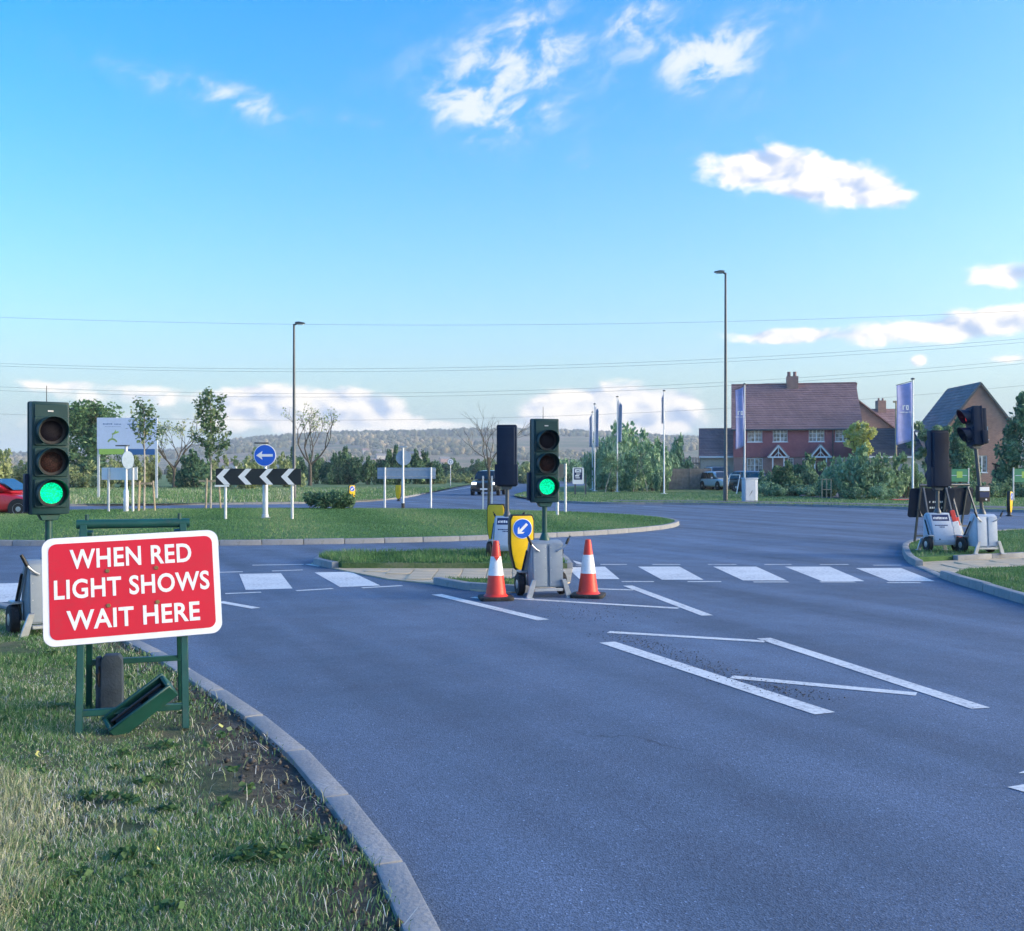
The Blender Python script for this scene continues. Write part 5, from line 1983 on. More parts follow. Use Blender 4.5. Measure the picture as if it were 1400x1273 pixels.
for a, b, lab in ((1048, 1075, 0), (1102, 1129.5, 1)):
    x0, x1 = hx(a), hx(b)
    xc = (x0 + x1) / 2
    z0, z1 = hz(626), hz(609.5)
    p = thing_part('porch', t)
    for s in (-1, 1):
        e = Vector((x0 if s < 0 else x1, 0, z0))
        ap = Vector((xc, 0, z1))
        for yy in (-1.30,):
            MB().bar((e.x, yy, e.z), (ap.x, yy, ap.z), .06, .20, (0, 0, 1)).build('bargeboard', M_UPVC, p)
        dv = ap - e
        nr = Vector((dv.z, 0, -dv.x)).normalized() * (-s) * -1
        mb = MB()
        mb.add([(e.x, -1.36, e.z + .06), (ap.x, -1.36, ap.z + .06), (ap.x, -.07, ap.z + .06), (e.x, -.07, e.z + .06),
                (e.x, -1.36, e.z + .14), (ap.x, -1.36, ap.z + .14), (ap.x, -.07, ap.z + .14), (e.x, -.07, e.z + .14)],
               [(0, 1, 2, 3), (7, 6, 5, 4), (0, 4, 5, 1), (1, 5, 6, 2), (2, 6, 7, 3), (3, 7, 4, 0)])
        mb.build('porch_roof', M_ROOFR, p)
        MB().box(xc + s * (x1 - x0) * .27 - .05, xc + s * (x1 - x0) * .27 + .05, -1.28, -1.18, 0, z0).build('porch_post', M_UPVC, p)
        MB().bar((xc + s * .40, -1.28, z0 + .05), (xc, -1.28, z0 + .52), .05, .06).build('truss_strut', M_UPVC, p)
    MB().box(x0 + .05, x1 - .05, -1.33, -1.25, z0 - .03, z0 + .10).build('tie_beam', M_UPVC, p)
    MB().bar((xc, -1.27, z0 + .1), (xc, -1.27, z1 - .1), .06, .06, (0, 1, 0)).build('king_post', M_UPVC, p)
MB().tube([(hx(1133), -.10, .1), (hx(1133), -.10, EZ - .1)], .045, 8).build('downpipe', M_DKPOST, t)
MB().tube([(hx(1017.5), -.10, .1), (hx(1017.5), -.10, EZ - .1)], .045, 8).build('downpipe', M_DKPOST, t)

# --- attached garage on the left
g0 = D(957.5, 96.5)
t = thing('garage', 'low garage with brown tiled roof and grey door beside the red houses', 'garage', (g0.x, g0.y, .1), R(-10))
gw = (1003.0 - 957.5) * 96.5 / FPX - .02
ge, gr = ZV(624, 96.5) - .1, ZV(588, 96.5) + .15
wall_mesh('wall', M_CREAM, t, 0, gw, 0, ge, 0, .2, [(.55, 2.75, 0, 2.15)])
MB().box(.55, 2.75, .10, .14, 0, 2.15).build('garage_door', M_GDOOR, t)
MB().box(1.2, 1.8, .07, .099, 1.45, 1.95).build('door_window', M_GLASS, t)
MB().box(0, .12, .2, 5.5, 0, ge).build('side_wall', M_BRICKB, t)
MB().box(0, gw, 5.5, 5.7, 0, ge).build('rear_wall', M_BRICKB, t)
rf = course_roof('roof', M_ROOFR, t, -.12, gw, -.35, ge - .02, 2.8, gr, 11, .045)
course_roof('rear_slope', M_ROOFR, rf, -.12, gw, 6.0, ge - .02, 2.8, gr, 9, .045)
MB().box(-.12, gw, -.42, -.34, ge - .16, ge + .02).build('fascia', M_FASC, rf)

# --- brown gabled house behind on the right
g0 = D(1150, 104)
t = thing('gabled_house', 'brown gable end standing behind the red semi detached houses', 'house', (g0.x, g0.y, .1), 0)
hw_ = 79 * 104 / FPX
ge, ga = ZV(592, 104) - .1, ZV(531, 104) - .1
MB().prism([(-hw_, 0), (hw_, 0), (hw_, ge), (0, ga), (-hw_, ge)], 0, 9, 'y').build('wall', M_BRICKB, t)
for s in (-1, 1):
    dv = Vector((s * hw_, 0, ge - ga))
    mb = MB()
    o_ = .35
    ex = (s * (hw_ + o_ * .8), ge - o_ * .62)
    mb.add([(0, -.25, ga + .03), (0, 9.2, ga + .03), (ex[0], 9.2, ex[1] + .03), (ex[0], -.25, ex[1] + .03), (0, -.25, ga + .16), (0, 9.2, ga + .16), (ex[0], 9.2, ex[1] + .16), (ex[0], -.25, ex[1] + .16)],
           [(0, 1, 2, 3), (7, 6, 5, 4), (0, 4, 5, 1), (1, 5, 6, 2), (2, 6, 7, 3), (3, 7, 4, 0)])
    mb.build('roof_slope', M_ROOFR, t)

# --- dark slate garage
g0 = D(1184, 88)
t = thing('slate_garage', 'cream garage with dark slate roof behind the garden shrubs', 'garage', (g0.x, g0.y, .1), 0)
gw = 80 * 88 / FPX
ge, gr = ZV(624, 88) - .1, ZV(587, 88) + .1
wall_mesh('wall', M_CREAM, t, 0, gw, 0, ge, 0, .2, [(1.9, 3.3, 0, 2.4), (3.8, 4.6, .9, 2.2)])
MB().box(1.9, 3.3, .10, .14, 0, 2.4).build('garage_door', M_GDOOR, t)
window(t, 3.8, 4.6, .9, 2.2, .08)
rf = course_roof('roof', M_ROOFK, t, -.15, gw + .15, -.35, ge - .02, 3.0, gr, 11, .04)
course_roof('rear_slope', M_ROOFK, rf, -.15, gw + .15, 6.3, ge - .02, 3.0, gr, 9, .04)
MB().box(-.15, gw + .15, -.42, -.34, ge - .14, ge + .02).build('fascia', M_FASC, rf)
MB().box(0, .14, .2, 5.8, 0, ge).build('side_wall', M_CREAM, t)
MB().box(gw - .14, gw, .2, 5.8, 0, ge).build('side_wall', M_CREAM, t)

# --- farther red roofed house with chimney
g0 = D(1190, 124)
t = thing('red_roofed_house', 'farther brick house with red roof and chimney behind the purple banner', 'house', (g0.x, g0.y, .1), 0)
gw = 60 * 124 / FPX
ge, gr = ZV(600, 124) - .1, ZV(557, 124) - .1
MB().prism([(0, 0), (7, 0), (7, ge), (3.5, gr - .1), (0, ge)], 0, gw, 'x').build('wall', M_BRICK, t)
rf = course_roof('roof', M_ROOFR, t, -.2, gw + .2, -.35, ge - .1, 3.5, gr, 12, .04)
course_roof('rear_slope', M_ROOFR, rf, -.2, gw + .2, 7.35, ge - .1, 3.5, gr, 12, .04)
MB().box(2.0, 3.0, 3.0, 4.0, gr - .8, gr + 1.05).build('chimney', M_BRICKB, rf)
for x in (2.25, 2.75):
    MB().lathe([(.13, gr + 1.05), (.11, gr + 1.35)], 10, 'z', (x, 3.5, 0)).build('chimney_pot', M_ROOFR, rf)

# --- brown brick gable house on the right
g0 = D(1340, 87)
t = thing('brick_gable_house', 'tall brown brick gable with grey tiled roof and two white windows', 'house', (g0.x, g0.y, .1), R(-1.5))
px2 = 87 / FPX
gx = lambda u: (u - 1340) * px2
gz = lambda v: CZ + (HOR - v) * px2 - .1
hw_ = 2.75
ge, ga = gz(580), gz(524)
w1 = (gx(1340), gx(1351), gz(601), gz(583))
w2 = (gx(1336), gx(1349.5), gz(646), gz(623))
wall_mesh('gable_wall', M_BRICKB, t, -hw_, hw_, 0, ge, 0, .2, [w1, w2])
MB().prism([(-hw_, ge + .0005), (hw_, ge + .0005), (0, ga)], 0, .2, 'y').build('gable_peak', M_BRICKB, t)
MB().box(-hw_, -hw_ + .2, .2, 6.8, 0, ge).build('side_wall', M_CREAM, t)
MB().box(hw_ - .2, hw_, .2, 6.8, 0, ge).build('side_wall', M_BRICKB, t)
MB().box(-hw_ + .2, hw_ - .2, 1.2, 1.25, 0, ge).build('room_back', M_DOOR, t)
window(t, *w1, y=.08, nx=1, bars=False)
window(t, *w2, y=.08, nx=2, bars=False)
Mr = Matrix.Rotation(R(-90), 4, 'Z')
for s in (-1, 1):
    n = 14
    mb = MB()
    for k in range(n):
        a, b = k / n, (k + 1) / n + .01
        xe, ze = s * (hw_ + .35), ge - .45
        pa = Vector((xe + (0 - xe) * a, 0, ze + (ga + .06 - ze) * a))
        pb = Vector((xe + (0 - xe) * b, 0, ze + (ga + .06 - ze) * b))
        nr = Vector((s * (ga - ze), 0, hw_)).normalized()
        q0, q1 = pa + nr * .05, pb + nr * .008
        mb.add([(pa.x, -.18, pa.z), (pa.x, 7.0, pa.z), (q0.x, 7.0, q0.z), (q0.x, -.18, q0.z), (q1.x, 7.0, q1.z), (q1.x, -.18, q1.z)], [(0, 1, 2, 3), (3, 2, 4, 5), (0, 3, 5)])
    mb.build('roof_slope', M_ROOFG, t)
    MB().bar((s * (hw_ + .33), -.20, ge - .50), (0, -.20, ga - .02), .05, .16).build('verge_board', M_DKPOST, t)

# --- fences left of the houses
def fence_run(label, u0, u1, d, h, gap, m_):
    a, b = D(u0, d), D(u1, d)
    t = thing('fence', label, 'fence', (a.x, a.y, .1), 0, 'timber garden fences')
    L_ = b.x - a.x
    n = max(1, round(L_ / 1.85))
    w = L_ / n
    rnd = random.Random(int(u0))
    for k in range(n + 1):
        MB().box(k * w - .05, k * w + .05, -.05, .05, 0, h + .06).build('fence_post', m_, t)
    for k in range(n):
        mb = MB()
        x = k * w + .055
        while x < (k + 1) * w - .06:
            bw = min(.13, (k + 1) * w - .055 - x)
            dz = rnd.uniform(-.015, .015)
            yo = rnd.uniform(-.008, .008)
            mb.box(x, x + bw * (1 - gap), yo - .012, yo + .012, .04, h + dz)
            x += .14
        mb.box(k * w + .05, (k + 1) * w - .05, .022, .05, h * .3, h * .3 + .08)
        mb.box(k * w + .05, (k + 1) * w - .05, .022, .05, h * .8, h * .8 + .08)
        tag(mb.build('fence_panel', m_, t), kind='stuff')


fence_run('weathered close boarded fence beside the parked cars', 915, 972, 90, 1.85, 0.0, M_FENCE)
fence_run('taller open slatted fence behind the boarded fence', 929, 957, 97, 2.95, .45, M_FENCE)
g0 = D(914, 100)
t = thing('shed', 'small grey shed with a pale roof edge behind the fence', 'shed', (g0.x, g0.y, .1), 0)
MB().box(0, 2.0, 0, 2.5, 0, 2.5).build('wall', M_FENCE, t)
MB().box(-.12, 2.12, -.15, 2.6, 2.5, 2.68).build('roof', M_ROOFG, t)
MB().box(-.13, 2.13, -.18, -.152, 2.50, 2.70).build('roof_edge', M_FASC, t)
g0 = D(1130, 60)
t = thing('garden_frame', 'thin wooden frame standing in the planting before the right hand porch', 'garden frame', (g0.x, g0.y, .1), R(8))
for x in (-.28, 0, .28):
    MB().box(x - .022, x + .022, -.022, .022, 0, 1.15).build('upright', M_WOOD, t)
for z in (.5, 1.1):
    MB().box(-.30, .30, -.04, -.023, z, z + .045).build('rail', M_WOOD, t)
g0 = D(1002, 72)
t = thing('leaning_frame', 'white panel frame leaning by the parked cars', 'panel', (g0.x, g0.y, .1), R(-20))
for x in (-.35, .35):
    MB().bar((x - .1, 0, 0), (x + .1, .3, 1.35), .06, .05, (0, 1, 0)).build('leg', M_UPVC, t)
MB().bar((-.25, .3, 1.35), (.45, .3, 1.35), .06, .05).build('top_rail', M_UPVC, t)


# ------------------------------------------------------------------ vegetation
def leaf_cloud(name, centers, radii, n, size, seed, flat=.75, aspect=1.6):
    """many small leaf quads scattered through overlapping clumps"""
    rng = np.random.default_rng(seed)
    C = np.asarray(centers, float)
    Rr = np.asarray(radii, float)
    if Rr.ndim == 1:
        Rr = np.repeat(Rr[:, None], 3, 1)
    w = Rr.prod(1) ** (2 / 3)
    k = rng.choice(len(C), n, p=w / w.sum())
    v = rng.normal(size=(n, 3))
    v /= np.linalg.norm(v, axis=1)[:, None]
    r = rng.random(n) ** .42
    p = C[k] + v * r[:, None] * Rr[k]
    a = rng.normal(size=(n, 3)) + v * .5
    a[:, 2] *= flat
    a /= np.linalg.norm(a, axis=1)[:, None]
    b = np.cross(a, rng.normal(size=(n, 3)))
    b /= np.linalg.norm(b, axis=1)[:, None]
    s = size * rng.uniform(.55, 1.25, n)[:, None]
    a = a * s * aspect * .5
    b = b * s * .5
    V = np.stack([p - a, p - a * .1 + b, p + a, p - a * .1 - b], 1).reshape(-1, 3)
    F = np.arange(4 * n).reshape(n, 4)
    return fast_mesh(name, V, F)


def clumps(n, rx, ry, rz, zc, r0, r1, seed, low=-1.0):
    rng = np.random.default_rng(seed)
    C, Q = [], []
    while len(C) < n:
        v = rng.normal(size=3)
        v /= np.linalg.norm(v)
        v *= rng.uniform(.35, 1.0)
        if v[2] < low:
            continue
        C.append((v[0] * rx, v[1] * ry, zc + v[2] * rz))
        Q.append(rng.uniform(r0, r1))
    return C, Q


def branch_tree(mb, base, d, length, r, depth, rnd, split=(2, 3), spread=.55, shrink=.74, up=.12, tips=None, segs=3, nside=6):
    """recursive limbs as tapered tubes"""
    pts, rs = [Vector(base)], [r]
    dv = Vector(d).normalized()
    r1 = r * (.62 if depth > 0 else .25)
    for k in range(segs):
        dv = (dv + Vector((rnd.gauss(0, .10), rnd.gauss(0, .10), up * .5 + rnd.gauss(0, .06)))).normalized()
        pts.append(pts[-1] + dv * length / segs)
        rs.append(r + (r1 - r) * (k + 1) / segs)
    mb.tube(pts, rs, max(3, nside), caps=False)
    if tips is not None and depth <= 1:
        tips.append(pts[-1])
        tips.append(pts[len(pts) // 2])
    if depth == 0:
        return
    for k in range(rnd.randint(*split)):
        ax = Vector((rnd.gauss(0, 1), rnd.gauss(0, 1), rnd.gauss(0, .5)))
        nd = (dv + ax.normalized() * spread * rnd.uniform(.7, 1.25)).normalized()
        st = pts[-1] if k < 2 else pts[-2]
        branch_tree(mb, st, nd, length * shrink * rnd.uniform(.8, 1.15), r1 * .92, depth - 1, rnd, split, spread, shrink, up, tips, segs, max(3, nside - 1))


LM_OAK = leaf_mat('oak_leaf', [(0.0332, 0.0815, 0.0383), (0.0721, 0.1604, 0.0641), (0.1524, 0.2771, 0.1124), (0.2772, 0.3792, 0.1605)])
LM_OLIVE = leaf_mat('scrub_leaf', [(0.1245, 0.1808, 0.0706), (0.2358, 0.3063, 0.1284), (0.3877, 0.4374, 0.2087), (0.6096, 0.5833, 0.3210)])
LM_DARK = leaf_mat('hedge_leaf', [(0.0388, 0.0875, 0.0513), (0.0775, 0.1604, 0.0834), (0.1385, 0.2481, 0.1219), (0.2494, 0.3500, 0.1605)])
LM_WIL = leaf_mat('willow_leaf', [(0.0971, 0.1896, 0.1124), (0.1802, 0.3208, 0.1765), (0.3048, 0.4666, 0.2729), (0.5542, 0.6200, 0.4812)])
LM_YEL = leaf_mat('yellowing_leaf', [(0.2772, 0.3500, 0.0962), (0.5542, 0.5833, 0.1605), (0.6200, 0.6200, 0.2567), (0.6200, 0.6200, 0.4171)])
LM_CON = leaf_mat('conifer_leaf', [(0.0444, 0.1167, 0.0706), (0.0831, 0.1896, 0.1092), (0.1661, 0.3063, 0.1605), (0.3602, 0.4958, 0.2567)])
LM_MIX = leaf_mat('garden_leaf', [(0.0693, 0.1400, 0.0834), (0.1385, 0.2481, 0.1348), (0.2494, 0.3792, 0.2087), (0.4711, 0.5541, 0.3528)])
LM_BIRCH = leaf_mat('young_tree_leaf', [(0.0500, 0.1052, 0.0513), (0.0971, 0.1808, 0.0834), (0.1802, 0.2625, 0.1284), (0.3325, 0.3500, 0.1605)])

_protos = {}


def bush_proto(key, lm, seed, n=2600, leaf=.075, top=1.0, rag=.25):
    """unit bush: about 1 wide either side, 1 high"""
    rng = np.random.default_rng(seed)
    C, Q = [], []
    for k in range(16):
        a = rng.uniform(0, 6.28)
        rr = rng.uniform(0, .72) ** .8
        z = rng.uniform(.16, .72) * (1 - .35 * rr)
        C.append((rr * math.cos(a), rr * math.sin(a), z))
        Q.append(rng.uniform(.20, .36))
    for k in range(5):
        a = rng.uniform(0, 6.28)
        C.append((.45 * math.cos(a), .45 * math.sin(a), rng.uniform(.75, .75 + rag)))
        Q.append(rng.uniform(.10, .17))
    me = leaf_cloud(key + '_foliage', C, Q, n, leaf, seed)
    me.materials.append(lm)
    mb = MB()
    rnd = random.Random(seed)
    for k in range(5):
        a = rnd.uniform(0, 6.28)
        branch_tree(mb, (0.05 * math.cos(a), .05 * math.sin(a), 0), (.5 * math.cos(a), .5 * math.sin(a), 1), .32, .022, 2, rnd, (2, 2), .5, .75, .1, None, 2, 4)
    st = mb.build(key + '_stem', M_BARK)
    sme = st.data
    bpy.data.objects.remove(st)
    _protos[key] = (me, sme)


for i, (k, lm) in enumerate((('olive', LM_OLIVE), ('dark', LM_DARK), ('willow', LM_WIL), ('garden', LM_MIX))):
    bush_proto(k + 'A', lm, 20 + i, 3000, .080)
    bush_proto(k + 'B', lm, 40 + i, 3000, .085, rag=.35)


def bush(key, label, u, d, half_w, height, group=None, depth=None, z0=.08, name='bush', seed=None, cat='bush'):
    g = D(u, d)
    t = thing(name, label, cat, (g.x, g.y, z0), 0, group)
    f, s = _protos[key]
    rnd = random.Random(seed if seed is not None else int(u * 7 + d * 13))
    a = link('foliage', f, None, t)
    b = link('stem', s, None, t)
    for o in (a, b):
        o.scale = (half_w, depth or half_w, height)
        o.rotation_euler = (0, 0, 0)
    a.rotation_euler = b.rotation_euler = (0, 0, rnd.choice((0, math.pi)))
    return t


rnd = random.Random(77)
# rough scrub beyond the far left verge: pale and darker bushes in a ragged line
for k in range(15):
    u = -40 + k * 31 + rnd.uniform(-8, 8)
    d = rnd.uniform(92, 112)
    h = rnd.uniform(2.3, 3.6) if k > 1 else 3.9
    bush('olive' + 'AB'[k % 2], 'pale olive scrub bush in the ragged line beyond the far left verge', u, d, rnd.uniform(1.5, 2.6), h, 'scrub bushes beyond the far verge')
bush('darkA', 'dark rounded bush behind the two young staked trees', 268, 99, 2.6, 3.5)
bush('darkB', 'dark low bush at the foot of the oak', 125, 103, 4.2, 3.6)
# dark hedge in the middle distance
for k in range(12):
    u = 392 + k * 18 + rnd.uniform(-5, 5)
    bush('dark' + 'AB'[k % 2], 'dark green bush of the tall hedge behind the roundabout', u, rnd.uniform(128, 140), rnd.uniform(1.9, 2.8), rnd.uniform(3.3, 4.3), 'hedge bushes behind the roundabout')
# lower, farther belt
for k in range(18):
    u = 560 + k * 15 + rnd.uniform(-5, 5)
    key = ('dark', 'olive', 'dark')[k % 3] + 'AB'[k % 2]
    bush(key, 'low bush in the far belt beyond the far arm', u, rnd.uniform(215, 270), rnd.uniform(3.5, 5.0), rnd.uniform(3.0, 4.6), 'far belt of bushes')
for k in range(10):
    bush('olive' + 'AB'[k % 2], 'pale tufted shrub along the edge of the far arm', 575 + k * 9 + rnd.uniform(-3, 3), rnd.uniform(140, 165), rnd.uniform(1.2, 1.8), rnd.uniform(1.0, 1.5), 'pale shrubs along the far arm')
bush('oliveA', 'wide pale shrub mound right of the dark car', 718, 150, 4.0, 3.4)
for k in range(7):
    bush('willow' + 'AB'[k % 2], 'grey green bush between the signal and the flagpoles', 760 + k * 9 + rnd.uniform(-3, 3), rnd.uniform(150, 190), rnd.uniform(2.2, 3.2), rnd.uniform(2.8, 4.2), 'bushes behind the notice board')
# willowy shrubs behind the flagpoles
for (u, d, w, h, lab) in ((826, 92, 1.9, 4.4, 'willowy shrub between the first and second furled flagpoles'), (850, 86, 2.3, 5.4, 'tallest willowy shrub, just behind the slate flag before the shrubs'),
                          (872, 90, 2.2, 4.9, 'broad willowy shrub between the slate flag and the wrapped flag'), (893, 84, 1.8, 3.8, 'rounded willowy shrub left of the pale wrapped flagpole'),
                          (838, 82, 1.3, 2.4, 'low willowy shrub at the foot of the tallest willowy shrub'), (905, 92, 1.9, 4.2, 'willowy shrub directly behind the pale wrapped flagpole'),
                          (925, 96, 1.8, 4.6, 'willowy shrub rising behind the boarded fence and shed'), (868, 80, 1.3, 2.2, 'low shrub among the birch saplings'), (815, 98, 1.6, 3.4, 'willowy shrub behind the pair of close set flagpoles')):
    bush('willow' + 'AB'[int(u) % 2], lab, u, d, w, h, 'willowy shrubs behind the flagpoles')
bush('gardenA', 'small leafy shrub at the foot of the pale wrapped flagpole', 904, 77, .7, 1.9)
for u, lab in ((828, 'birch sapling between the first two furled flagpoles'), (842, 'birch sapling right beside the slate flag pole'), (866, 'birch sapling beside the low shrub among the willows'), (885, 'birch sapling left of the pale wrapped flagpole')):
    g = D(u, 79)
    t = thing('birch_sapling', lab, 'sapling', (g.x, g.y, .1), 0, 'birch saplings')
    mb = MB()
    branch_tree(mb, (0, 0, 0), (.05, 0, 1), 1.3, .035, 3, random.Random(u), (2, 3), .35, .75, .2, None, 3, 5)
    mb.build('stem', M_BARKP, t, smooth=True)
    C, Q = clumps(7, .5, .5, .9, 2.3, .25, .45, u)
    link('foliage', leaf_cloud('birch_leaves', C, Q, 700, .12, u), LM_WIL, t)
# front garden planting
for (u, d, w, h, key, lab) in ((1052, 74, 1.3, 1.7, 'gardenA', 'green shrub just right of the white cabinet'), (1072, 72, 1.6, 2.2, 'darkA', 'dark shrub below the left porch'),
                               (1095, 74, 1.7, 2.5, 'darkB', 'dark shrub between the two porches'), (1115, 72, 1.4, 2.1, 'gardenB', 'green shrub below the right hand porch'),
                               (1046, 66, .9, .9, 'willowA', 'small silvery shrub by the foot of the cabinet'), (1062, 65, .9, .8, 'willowB', 'small silvery shrub in front of the dark porch shrub'),
                               (1085, 66, 1.0, .8, 'gardenA', 'low green shrub before the gap between the porches'), (1105, 65, 1.1, .7, 'willowA', 'low silvery shrub left of the wooden frame'),
                               (1140, 66, 1.3, 2.0, 'willowB', 'silvery shrub right of the wooden frame'), (1150, 62, 1.4, 2.3, 'willowA', 'silvery shrub between wooden frame and yellowing tree'),
                               (1172, 61, 1.6, 2.9, 'willowB', 'tall silvery shrub directly below the yellowing tree'), (1195, 60, 1.6, 2.6, 'gardenA', 'green shrub in front of the slate garage wall'),
                               (1218, 60, 1.6, 2.4, 'gardenB', 'green shrub at the foot of the thin wooden pole'), (1238, 61, 1.4, 2.2, 'gardenA', 'green shrub left of the wide purple banner pole'),
                               (1162, 58, .8, .9, 'gardenB', 'small green shrub at the lawn edge under the tall silvery shrub'), (1205, 57, .8, .9, 'willowA', 'small silvery shrub at the lawn edge before the slate garage'),
                               (1262, 63, 1.3, 1.8, 'gardenB', 'green shrub right of the wide banner flagpole'), (1128, 63, .8, .9, 'gardenA', 'small green shrub at the foot of the wooden frame')):
    bush(key, lab, u, d, w, h, 'shrubs in the estate planting')
for k in range(7):
    bush('garden' + 'AB'[k % 2], 'low hedge plant along the foot of the brick gable', 1292 + k * 19, 62 + k % 3, .9, .9 + .1 * (k % 3), 'low hedge plants by the gable')


def tree(label, u, d, top_v, base_r, lm, crown, n, leaf, seed, name='tree', trunk_h=None, trunk_r=.12, bark=None, z0=.08, group=None, limbs=3, spread=.6):
    """crown: (rx, ry, rz, zc) ellipsoid of clumps"""
    g = D(u, d)
    t = thing(name, label, 'tree', (g.x, g.y, z0), 0, group)
    h = ZV(top_v, d) - z0
    rx, ry, rz_, zc = crown
    mb = MB()
    tips = []
    branch_tree(mb, (0, 0, -.05), (0, 0, 1), (trunk_h or h * .35), trunk_r, limbs, random.Random(seed), (2, 3), spread, .80, .15, tips, 3, 8)
    mb.build('trunk', bark or M_BARK, t, smooth=True)
    C, Q = clumps(base_r, rx, ry, rz_, zc, rx * .22, rx * .40, seed)
    for p in tips[:30]:
        C.append(tuple(p))
        Q.append(rx * .22)
    link('crown', leaf_cloud('crown', C, Q, n, leaf, seed), lm, t)
    return t


tree('broad dark oak rising behind the hoarding and left signal', 132, 106, 538, 26, LM_OAK, (4.6, 3.8, 3.6, 5.8), 7600, .25, 5, 'oak_tree', 2.6, .34, limbs=4)
tree('small yellowing tree at the corner of the red houses', 1175, 63, 575, 30, LM_YEL, (.85, .85, 1.05, 3.6), 3600, .12, 6, 'yellowing_tree', 2.4, .07, limbs=1, spread=.3)
tree('leafy upright tree between the purple banner and the gable house', 1268, 76, 566, 14, LM_MIX, (1.3, 1.2, 2.0, 3.6), 4200, .17, 7, 'upright_tree', 1.6, .10, limbs=3)


def conifer(label, u, d, top_v, half, seed, lm=LM_CON, n=6000):
    g = D(u, d)
    t = thing('conifer', label, 'tree', (g.x, g.y, .1), 0, None)
    h = ZV(top_v, d) - .1
    MB().tube([(0, 0, 0), (.03, .02, h * .5), (0, 0, h * .97)], [.14, .09, .02], 8).build('trunk', M_BARK, t, smooth=True)
    rng = np.random.default_rng(seed)
    C, Q = [], []
    for k in range(60):
        f = rng.random() ** .8
        z = .25 + f * (h - .45)
        rr = half * (1 - .88 * f) * rng.uniform(.45, 1.0)
        a = rng.uniform(0, 6.28)
        C.append((rr * math.cos(a), rr * math.sin(a), z))
        q = half * (.34 - .20 * f)
        Q.append((q, q, q * 1.6))
    link('crown', leaf_cloud('crown', C, Q, n, .15, seed, 1.4, 2.2), lm, t)


conifer('dark conical evergreen in front of the gable house wall', 1312, 74, 571, 1.55, 3)
conifer('large feathery conifer at the right edge beside the gable house', 1402, 66, 536, 2.1, 4, LM_CON, 8000)

# bare trees
def bare(label, u, d, top_v, seed, spread, trunk, r, depth, leaf=0, z0=.08, split=(2, 3), name='bare_tree', shrink=.74, length=None):
    g = D(u, d)
    t = thing(name, label, 'tree', (g.x, g.y, z0), 0, None)
    mb, tips = MB(), []
    rnd = random.Random(seed)
    MB().tube([(0, 0, -.1), (.02, 0, trunk * .5), (0, .02, trunk)], [r * 1.25, r, r * .9], 8).build('trunk', M_BARK, t, smooth=True)
    for k in range(4):
        a = k * 1.57 + rnd.uniform(-.4, .4)
        branch_tree(mb, (0, 0, trunk * rnd.uniform(.82, .98)), (math.cos(a) * spread, math.sin(a) * spread * .8, 1), length or trunk, r * .62, depth, rnd, split, .5, shrink, .10, tips, 3, 5)
    zmax = max(p.z for p in mb.v)
    k = (ZV(top_v, d) - z0) / zmax
    for p in mb.v:
        p.z *= k
    for p in tips:
        p.z *= k
    o = mb.build('crown', M_BARK, t, smooth=True)
    if leaf:
        sel = tips
        link('sparse_leaves', leaf_cloud('sparse_leaves', [tuple(p) for p in sel], [.35] * len(sel), leaf, .16, seed), LM_OLIVE, t)
    return t


bare('spreading bare tree behind the chevron board and lamp', 424, 118, 548, 11, 1.0, 2.6, .20, 4, 500)
bare('leafless stubby tree right of the hoarding', 238, 104, 566, 13, .9, 2.2, .16, 4, 900)
t = bare('young bare tree growing on the roundabout before the far arm', 668, 41.5, 548, 19, .38, 2.1, .05, 4, 0, .13, (2, 3), 'bare_sapling', .72, 1.15)
for dx in (-.22, .14):
    MB().box(dx - .03, dx + .03, -.10, -.04, -.05, 1.35).build('stake', M_ALU, t)

# two young staked trees on the left of the roundabout
def staked(label, u, d, top_v, seed, cw, zc, ch, n, stake_h):
    g = D(u, d)
    zg = .12
    t = thing('staked_tree', label, 'tree', (g.x, g.y, zg), 0, 'young staked trees')
    h = ZV(top_v, d) - zg
    mb, tips = MB(), []
    rnd = random.Random(seed)
    MB().tube([(0, 0, -.05), (.02, 0, h * .4), (-.01, 0, h * .96)], [.045, .035, .010], 8).build('trunk', M_BARKP, t, smooth=True)
    lb = MB()
    for k in range(16):
        z = zc - ch + (2 * ch) * (k / 16) * .85
        a = k * 2.4
        branch_tree(lb, (0, 0, z), (math.cos(a), math.sin(a), 1.1), cw * (1.15 - .5 * k / 16), .014, 1, rnd, (2, 3), .5, .6, .15, tips, 2, 4)
    lb.build('branches', M_BARK, t)
    C = [tuple(p) for p in tips]
    C += [(rnd.uniform(-.12, .12), rnd.uniform(-.12, .12), zc - ch * .5 + k * ch * 1.45 / 12) for k in range(12)]
    link('crown', leaf_cloud('crown', C, [.17] * (len(C) - 12) + [.24] * 12, n, .10, seed), LM_BIRCH, t)
    for a in (0.3, 2.4, 4.5):
        x, y = .32 * math.cos(a), .32 * math.sin(a)
        MB().tube([(x * 1.25, y * 1.25, -.05), (x, y, stake_h)], .038, 8).build('stake', M_WOOD, t, smooth=True)
    MB().box(-.40, .40, -.33, -.27, stake_h - .14, stake_h - .06).build('crossrail', M_WOOD, t)


staked('young staked tree in front of the hoarding, thin leaves', 197, 39.2, 552, 31, .55, 3.25, .95, 520, 1.18)
staked('taller staked tree in full leaf left of the chevron board', 288, 42.5, 531, 33, .72, 3.3, 1.65, 1700, 1.25)

